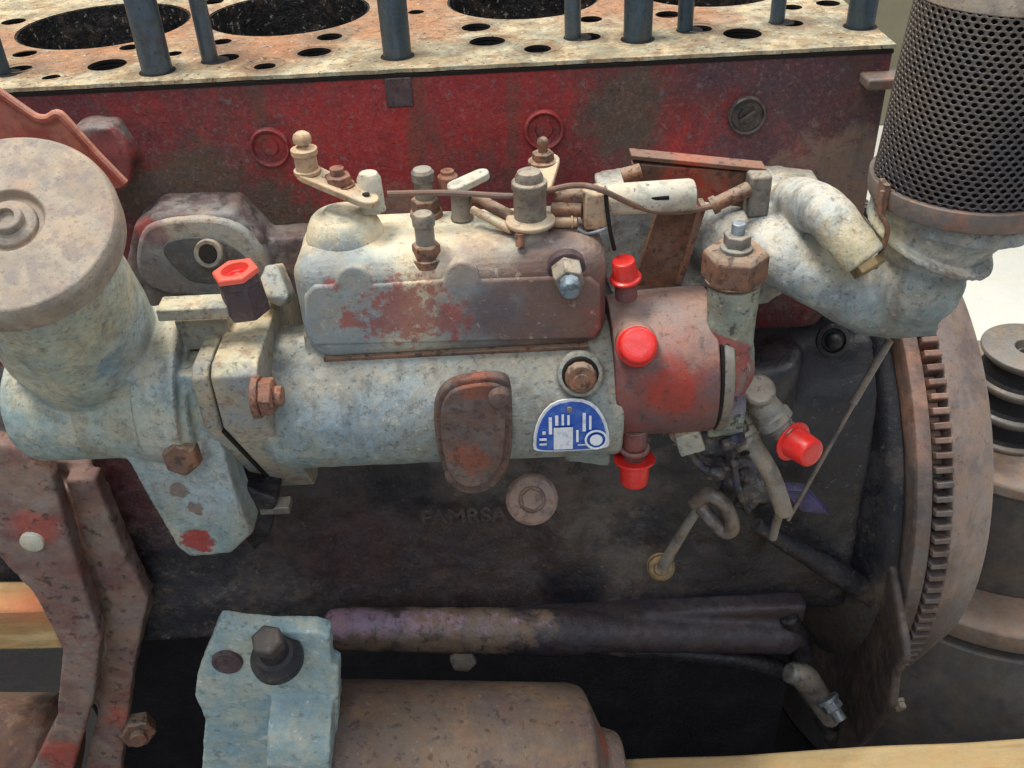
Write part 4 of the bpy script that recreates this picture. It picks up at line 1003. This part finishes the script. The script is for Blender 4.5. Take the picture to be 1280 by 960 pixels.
# ---- dark hex fitting with red inside
t = thing('hex_fitting', P(312, 392, -.02), 'dark plum hexagon fitting with a bright red plastic rim on the drive flange', 'fitting')
p = P(312, 390, -.02); s = S(p); a = unit((-.10, -.02, 1))
mb = MB(); mb.hexa(p, a, 28 * s, .0205, ch=.02, rot=.5); mb.lathe(p + a * .020, a, [(0, 26 * s), (.0048, 25 * s)], n=36, closed=False); build('hex_body', mb, 'blackoxide', t, bevel=.0010)
mb = MB(); u, v, a_ = frame_from(a); top = p + a * .0256
ring = lambda r, n=36, hx=False: [top + (u * math.cos(t_) + v * math.sin(t_)) * r for t_ in [2 * math.pi * k / n + .5 for k in range(n)]]
b = mb.b
def hexr(t_, r):
    k = (t_) % (math.pi / 3) - math.pi / 6
    return r * math.cos(math.pi / 6) / math.cos(k)
angs = [2 * math.pi * k / 48 for k in range(48)]
rings = []
for hgt, rf in ((-.001, lambda q: hexr(q, 29 * s)), (.0016, lambda q: hexr(q, 29 * s)), (.0026, lambda q: hexr(q, 27 * s)), (.0026, lambda q: 17 * s), (-.004, lambda q: 15.5 * s)):
    rings.append([b.verts.new(top + a * hgt + (u * math.cos(q + .5) + v * math.sin(q + .5)) * rf(q)) for q in angs])
for A, B in zip(rings, rings[1:]):
    for i in range(48): b.faces.new((A[i], A[(i + 1) % 48], B[(i + 1) % 48], B[i]))
b.faces.new(rings[-1])
build('plastic_rim', mb, 'plastic2', t, bevel=.0003)
mb = MB(); mb.lathe(top - a * .0035, a, [(0, 15.8 * s), (.0022, 16.2 * s), (.0024, 12 * s), (.0008, 10 * s), (.0008, .0001)], n=36); build('plug_inside', mb, 'plastic', t, bevel=.0003)

# ---- small fittings at the right of the head
t = thing('return_fitting', P(950, 520, -.02), 'dusty grey swivel fitting with round knob behind the slanted red cap', 'fitting')
f0, f1 = P(942, 492, -.018), P(990, 551, -.032); a = unit(f1 - f0); s = S(f0); Lf = (f1 - f0).length
mb = MB(); mb.lathe(f0, a, [(0, 14 * s), (.004, 19 * s), (Lf * .45, 20 * s), (Lf * .47, 23 * s), (Lf * .62, 23 * s), (Lf * .64, 16 * s), (Lf * 1.03, 15 * s)], n=30); build('fitting_body', mb, 'grey', t, bevel=.0004)
for k in range(3):
    mb = MB(); mb.torus(f0 + a * Lf * (.7 + .09 * k), a, 15.5 * s, 1.6 * s, n=28, m=8); build('thread_ring', mb, 'grey', t, bevel=0)
mb = MB(); kp = P(949, 488, -.026); kd = unit((0, -.6, .8)); mb.lathe(kp - kd * .004, kd, [(0, 15 * s), (.002, 20 * s), (.0055, 20 * s), (.0068, 17 * s), (.0068, .0001)], n=30); build('knob', mb, 'grey', t, bevel=.0004)
t = thing('hose_stub', P(925, 560, -.03), 'bent grey rubber hose stub clamped on a nut beside the knobbed fitting', 'hose')
h0 = P(918, 520, -.012)
mb = MB(); h1 = P(938, 560, -.026); a = unit(h1 - h0); s = S(h0); Lf = (h1 - h0).length
mb.hexa(h0, a, 22 * s, Lf * .45, rot=.3); mb.lathe(h0 + a * Lf * .42, a, [(0, 20 * s), (Lf * .25, 22 * s), (Lf * .3, 17 * s), (Lf * .55, 16 * s)], n=26); build('hose_nut', mb, 'grey', t, bevel=.0005)
mb = MB(); path = [h0 + a * Lf * .8, P(945, 562, -.030), P(962, 590, -.036), P(972, 615, -.038), P(980, 640, -.038)]
mb.tube(path, 11.5 * s, n=20); build('hose', mb, 'hose', t, bevel=.0006)
mb = MB(); q = P(980, 640, -.038); dq = unit(q - P(972, 615, -.038)); mb.lathe(q - dq * .001, dq, [(0, 8 * s), (.0016, 8 * s)], n=20); build('hose_opening', mb, 'dark', t, bevel=0)
for fr_ in (.5, .86):
    mb = MB(); mb.torus(h0 + a * Lf * fr_ * 1.25, a, 13.5 * s, 2.4 * s, n=28, m=8); build('clamp_ring', mb, 'dark', t, bevel=0)
mb = MB(); mb.tube([P(975, 640, -.03), P(970, 655, -.024), P(966, 672, -.02)], .003, n=12); build('wire_tail', mb, 'grey', t, bevel=.0003)
t = thing('leak_pipe', P(828, 715, .02), 'bent dull steel pipe looping under the head down to a brass banjo', 'pipe')
mb = MB(); s = S(P(870, 640, 0))
mb.tube([P(868, 628, -.004), P(885, 618, -.012), P(903, 628, -.018), P(914, 648, -.02), P(915, 662, -.018), P(905, 664, -.014), P(888, 648, -.008), P(876, 634, -.002)], 9 * s, n=18); build('pipe_loop', mb, 'pipe', t, bevel=0)
mb = MB(); mb.tube([P(876, 630, .0), P(858, 658, .010), P(828, 708, .028)], [6.5 * s, 6.5 * s, 8 * s], n=16); build('pipe_leg', mb, 'hose', t, bevel=0)
mb = MB(); q = P(826, 710, .030); a = unit((-.1, -.75, .5)); mb.lathe(q - a * .006, a, [(0, 17 * s), (.007, 17 * s), (.008, 14 * s), (.008, 10 * s), (.011, 9 * s), (.0115, .0001)], n=30); mb.torus(q - a * .004, a, 18 * s, 2.2 * s)
build('banjo', mb, 'brass', t, bevel=.0004)
M['linkmat'] = mat('oily_linkage_grey', C(74, 72, 72), [dict(c=C(40, 40, 48), s=70, t=.5, w=.07, k=.8), dict(c=C(122, 114, 104), s=120, t=.58, w=.05, k=.7), dict(c=C(70, 66, 104), s=60, t=.6, w=.05, k=.6)], rough=.4, bump=.5)
mb = MB()      # messy linkage beneath the end housing
mb.tube([P(880, 560, -.01), P(895, 575, -.012), P(915, 600, -.01), P(905, 615, 0)], .0045, n=12)
mb.tube([P(905, 540, -.015), P(912, 580, -.014), P(908, 610, -.005)], .004, n=12)
mb.tube([P(930, 590, -.012), P(945, 610, -.008), P(935, 630, -.002), P(920, 625, 0)], .005, n=12)
mb.box(P(900, 548, -.01), (.026, .014, .018)); mb.box(P(945, 600, 0), (.026, .03, .016)); mb.ball(P(880, 540, -.01), .008)
mb.tube([P(858, 560, -.02), P(880, 585, -.024), P(905, 590, -.022)], .003, n=10)
mb.hexa(P(912, 545, -.028), unit((.3, -.6, -.7)), .009, .008); mb.hexa(P(893, 585, -.022), unit((-.2, -.8, -.5)), .007, .007)
mb.box(P(932, 548, -.022), (.010, .010, .030), (unit((1, 0, .5)), V((0, 1, 0)), unit((-.5, 0, 1)))); mb.tube([P(918, 575, -.026), P(922, 610, -.02), P(935, 640, -.01)], .0028, n=10)
build('linkage_cluster', mb, 'linkmat', pump, cast=.0014, smooth=2, disp=.002)
mb = MB(); mb.prism(pxpoly([(978, 612), (1010, 615), (1038, 645), (1000, 640)], .03), (0, .01, 0))
build('cast_foot', mb, mat('purple_black_paint', C(66, 62, 104), [dict(c=C(30, 30, 44), s=60, t=.52, w=.08, k=.7)], rough=.4), block, bevel=.001)

# =================================================================== OIL FILLER HOUSING (left)
fh = thing('filler_housing', P(130, 580, 0), 'pale blue filler housing casting with a long tongue, left of the pump', 'housing')
T0 = P(28, 500, .0); T1 = P(262, 492, .0); s = S(P(120, 495, 0)); RT2 = 77 * s
axt = unit(T1 - T0); TL = (T1 - T0).length
mb = MB()
mb.lathe(T0, axt, [(0, RT2 * .72), (.003, RT2 * .86), (.008, RT2 * .95), (.014, RT2), (TL * .55, RT2 * 1.0), (TL * .7, RT2 * 1.12), (TL, RT2 * 1.22)], n=72)
mb.cyl(P(196, 480, 0), P(250, 480, 0), .048, .052)
D0 = P(10, 277, -.085); Q0 = P(142, 462, .004)
na = unit(D0 - Q0)
neck_r = 70 * s
QQ = P(114, 440, .004); nq = unit(D0 - QQ); nl = (D0 - QQ).length
mb.lathe(QQ, nq, [(0, 84 * s), (nl * .25, 86 * s), (nl * .5, 82 * s), (nl * .68, 76 * s), (nl * .85, 66 * s)], n=64)

# tongue
mb.prism(pxpoly([(128, 470), (150, 560), (163, 582), (222, 686), (238, 697), (288, 692), (316, 668), (296, 625), (275, 545), (250, 470)], -.036), (0, .028, 0))
# boss of the bolt
bp0 = P(230, 568, -.046); ba = unit((-.05, -.85, .15))
mb.cyl(bp0 - ba * .022, bp0 - ba * .002, 30 * S(bp0), 23 * S(bp0))
mb.cyl(P(225, 520, -.02), bp0 - ba * .004, .010, .011)
build('housing_body', mb, 'house', fh, cast=.0013, smooth=4, disp=.0013)
mb = MB(); mb.prism([V((xa - .0, y, z + .002)) for y, z in [(q[0] * .96, q[1] * .96) for q in FP]], (xb - xa - .0008, 0, 0)); build('drive_flange', mb, 'flange', fh, bevel=.0018, seg=3)
mb = MB(); mb.box(P(245, 384, -.02), (P(290, 384, -.02).x - P(200, 384, -.02).x, .016, .0075)); mb.box(P(262, 402, .0), (.030, .03, .02)); build('top_strap', mb, 'flange', fh, bevel=.001)
s2 = S(bp0); mb = MB(); mb.hexa(bp0 - ba * .002, ba, 24 * s2, .010, rot=.15, ch=.15); build('housing_bolt', mb, 'rust', fh, bevel=.0008, label='brown hex bolt on the pale housing tongue')
mb = MB(); mb.box(P(345, 632, -.01), (.02, .012, .006)); build('white_tab', mb, 'grey', fh, bevel=.001)
mb = MB(); mb.prism(pxpoly([(284, 596), (322, 616), (346, 624), (338, 668), (318, 688), (300, 668)], -.016), (0, .03, 0)); build('lower_web', mb, 'backplate', fh, cast=.0016, smooth=3, disp=.001)
# the big cap
s = S(D0); RC = 133 * s
mb = MB(); mb.lathe(D0 - na * .018, na, [(0, RC * .92), (.001, RC * .985), (.013, RC), (.0165, RC * .985), (.0185, RC * .95), (.0192, RC * .5), (.0192, RC * .34), (.0150, RC * .305), (.0148, .0001)], n=110)
cp = build('filler_cap', mb, 'cap', fh, bevel=.0006, label='large round dusty beige cap with a nut in its centre')
mb = MB(); mb.lathe(D0 - na * .004, na, [(0, RC * .26), (.003, RC * .25), (.0045, RC * .2), (.0045, RC * .001)], n=44); build('centre_dish', mb, 'cap', cp, bevel=.0005)
mb = MB(); c1 = D0 + na * .0005; mb.lathe(c1, na, [(0, RC * .155), (.0035, RC * .15), (.0042, RC * .135), (.0042, RC * .085), (.001, RC * .08), (.001, .0001)], n=36); build('centre_nut', mb, 'cap', cp, bevel=.0004)
# faded red sheet behind the cap
mb = MB()
mb.prism(pxpoly([(-60, 75), (0, 116), (30, 137), (46, 147), (60, 148), (72, 142), (84, 152), (118, 190), (156, 229), (150, 236), (100, 240), (-60, 240)], .045), (0, .0035, 0))
t = tag(build('cover_sheet', mb, 'salmon', bevel=.0006), 'faded salmon red sheet metal plate standing behind the big round cap', 'metal sheet')
mb = MB(); e_ = [(-60, 75), (0, 116), (30, 137), (46, 147), (60, 148), (72, 142), (84, 152), (118, 190), (156, 229)]
mb.tube([P(a, b_, .043) for a, b_ in e_], .0026, n=10, sub=3); build('rolled_edge', mb, 'salmon', t, bevel=0)

# =================================================================== OIL FILTER (bottom)
of = thing('oil_filter', P(480, 1010, -.08), 'brown rusty oil filter canister with sky blue painted head at the bottom', 'oil filter')
c0, c1 = P(405, 967, -.085), P(722, 968, -.075); a = unit(c1 - c0); s = S((c0 + c1) / 2); Lc = (c1 - c0).length; rc = 112 * s
mb = MB(); mb.lathe(c0, a, [(0, rc), (Lc * .95, rc * 1.0), (Lc, rc * .97), (Lc + .016, rc * .52), (Lc + .022, rc * .50), (Lc + .03, rc * .46)], n=80); build('canister', mb, 'can', of, bevel=.0025, seg=3)
mb = MB()
mb.prism(pxpoly([(272, 782), (330, 790), (395, 790), (412, 796), (414, 832), (424, 836), (420, 990), (250, 990), (256, 900), (243, 872), (246, 845)], -.095), (0, .014, 0))
mb.cyl(P(375, 930, -.100), P(375, 1000, -.100), .014)
mb.cyl(P(345, 900, -.09), P(420, 902, -.09), .034)
build('filter_head', mb, 'filterhead', of, cast=.0013, smooth=4, disp=.0015)
q = P(345, 820, -.104); s = S(q); a = unit((.0, -.30, .95))
mb = MB(); mb.lathe(q - a * .012, a, [(0, 26 * s), (.006, 33 * s), (.011, 33 * s), (.014, 27 * s), (.017, 24 * s), (.018, 18 * s), (.028, 17 * s), (.034, 14 * s), (.035, 8 * s)], n=36); build('head_plug', mb, 'backplate', of, bevel=.0005)
mb = MB(); mb.hexa(q + a * .017, a, 20 * s, .009); build('plug_nut', mb, 'drum', of, bevel=.0005)
q = P(284, 828, -.0965); mb = MB(); mb.lathe(q, FRH, [(-.002, 20 * s), (.0015, 19 * s), (.0015, 15 * s), (.0003, 14 * s), (.0001, .0001)], n=28); build('core_hole', mb, 'blackoxide', of, bevel=.0004)
# =================================================================== MOUNT BRACKET (left)
mk = thing('engine_mount_bracket', P(100, 960, -.02), 'faded red and grey cast mounting bracket with two legs, lower left of the block', 'bracket')
mb = MB()
mb.prism(pxpoly([(-60, 545), (20, 560), (66, 600), (88, 680), (126, 800), (118, 870), (84, 985), (28, 985), (70, 900), (78, 812), (40, 740), (-60, 640)], -.004), (0, .016, 0))
mb.prism(pxpoly([(80, 600), (118, 600), (150, 680), (185, 750), (165, 850), (148, 985), (100, 985), (120, 900), (138, 760), (105, 690)], .020), (0, .016, 0))
mb.prism(pxpoly([(60, 610), (128, 615), (184, 755), (150, 860), (112, 885), (112, 800), (70, 690)], .026), (0, .014, 0))
mb.prism(pxpoly([(-60, 560), (110, 580), (190, 760), (175, 800), (118, 810), (60, 700), (-60, 640)], .034), (0, .012, 0))
build('bracket_web', mb, 'bracket', mk, cast=.0022, smooth=5, disp=.002)
q = P(40, 678, -.006); mb = MB(); mb.lathe(q + V((0, .004, 0)), FRH, [(0, .0085), (.005, .008), (.006, .0055), (.006, .0001)], n=24); build('bracket_rivet', mb, 'pale', mk, bevel=.0004)
q = P(172, 905, .03); mb = MB(); mb.hexa(q, unit((.3, -.9, .1)), .015, .014); mb.cyl(q, q + unit((.3, -.9, .1)) * .02, .007); build('bracket_nut', mb, 'rust', mk, bevel=.0006)
D_ = lambda a_, b_: (P(a_, b_, .01), .022)
mb = MB(); c0 = P(-80, 940, .05); c1 = P(70, 940, .05); mb.lathe(c0, c1 - c0, [(0, .052), ((c1 - c0).length, .052), ((c1 - c0).length + .012, .040)], n=48)
tag(build('rusty_canister', mb, mat('canister_orange_rust', C(112, 84, 70), [dict(c=C(172, 108, 62), s=70, w=.4, e=1.8, at=[D_(25, 895), D_(10, 910)], k=.8), dict(c=C(86, 66, 62), s=60, t=.54, w=.08, k=.7), dict(c=C(140, 116, 100), s=90, t=.58, w=.06, k=.6)], bump=.5), bevel=.002), 'rusty orange brown canister lying behind the mount bracket legs in the corner', 'canister')

# =================================================================== TIMBERS
def timber(c, size, label, rot=0.0):
    mb = MB(); mb.box((0, 0, 0), size); b = mb.b
    bmesh.ops.subdivide_edges(b, edges=[e for e in b.edges if abs((e.verts[0].co - e.verts[1].co).x) > size[0] * .5], cuts=60)
    for v in b.verts:
        v.co.y += .002 * mnoise.noise(V((v.co.x * 9, v.co.z * 9, 1))); v.co.z += .0018 * mnoise.noise(V((v.co.x * 14, v.co.y * 9, 4)))
    o = build('timber', mb, 'wood', bevel=.003); o.location = c; o.rotation_euler = (0, rot, 0)
    return tag(o, label, 'timber', 'timbers under the engine')
pA = P(1020, 934, -.055)
timber((pA.x + .05, -.098, pA.z - .0425), (.42, .085, .085), 'pale sawn timber beam in front of the flywheel at the bottom right', rot=R(-.4))
pB = P(74, 728, .03)
timber((pB.x - .17, .02, pB.z - .0225), (.34, .03, .045), 'orange tinted timber end behind the mount bracket leg on the left')

# =================================================================== DRUM AND PULLEY (right)
DC = (.555, .335)
def rad(px, py, z):
    p = PZ(px, py, z); return math.hypot(p.x - DC[0], p.y - DC[1])
r1, r2 = rad(1258, 608, -.302), rad(1238, 803, -.46)
print('drum radii', r1, r2)
dr = thing('turned_drum', V((DC[0], DC[1], -.712)), 'dark stepped steel drum with beige rims standing behind the flywheel', 'drum')
mb = MB(); mb.lathe((DC[0], DC[1], -.712), UP, [(0, r2 * 1.22), (.19, r2 * 1.16), (.238, r2 * 1.03), (.24, r2 * .7)], n=128); build('drum_base', mb, 'drum', dr, bevel=.002)
mb = MB(); mb.lathe((DC[0], DC[1], -.4725), UP, [(0, r2 * .8), (0, r2 * .985), (.010, r2), (.024, r2 * .985), (.028, r2 * .92), (.028, r1 * .8)], n=128); build('lower_rim', mb, 'drumrim', dr, bevel=.002)
mb = MB(); mb.lathe((DC[0], DC[1], -.445), UP, [(0, r1 * 1.0), (.10, r1 * .97), (.128, r1 * .93)], n=128); build('drum_wall', mb, 'drum', dr, bevel=.002)
mb = MB(); mb.lathe((DC[0], DC[1], -.318), UP, [(0, r1 * .8), (0, r1 * .985), (.004, r1), (.014, r1 * .99), (.018, r1 * .93), (.018, r1 * .3)], n=128); build('upper_rim', mb, 'drumrim', dr, bevel=.002)
pc_ = P(1289, 434, .30); rp = 58 * S(pc_)
pu = thing('belt_pulley', V((pc_.x, pc_.y, -.30)), 'grey belt pulley with three stacked grooves on top of the drum at the right edge', 'pulley')
hgt = pc_.z + .2995; prof = [(0, rp * .9)]
st_ = hgt / 3.15; z = 0
for k in range(4):
    prof += [(z, rp * .985), (z + .0015, rp), (z + .0045, rp)]
    if k < 3: prof += [(z + .010, rp * .84), (z + st_ - .007, rp * .84)]
    z += st_
prof += [(hgt, rp * .98), (hgt, rp * .32), (hgt - .010, rp * .28), (hgt - .012, .0001)]
prof = [q for q in prof if q[0] <= hgt + 1e-6]
mb = MB(); mb.lathe((pc_.x, pc_.y, -.2995), UP, prof, n=96); build('grooved_wheel', mb, 'pulley', pu, bevel=.0008)
for k in range(3):  # dark rings that paint shade into the grooves
    mb = MB(); mb.lathe((pc_.x, pc_.y, -.2995 + st_ * k + .0075), UP, [(0, rp * .93), (.003, rp * .86), (st_ - .012, rp * .86), (st_ - .0085, rp * .93)], n=96, closed=False); build('groove_shade_ring', mb, 'meshcore', pu, bevel=0)
mb = MB(); mb.lathe((pc_.x, pc_.y, -.2995 + hgt - .0118), UP, [(0, rp * .2), (.004, rp * .2)], n=32); build('shaft_hole', mb, 'dark', pu, bevel=0)
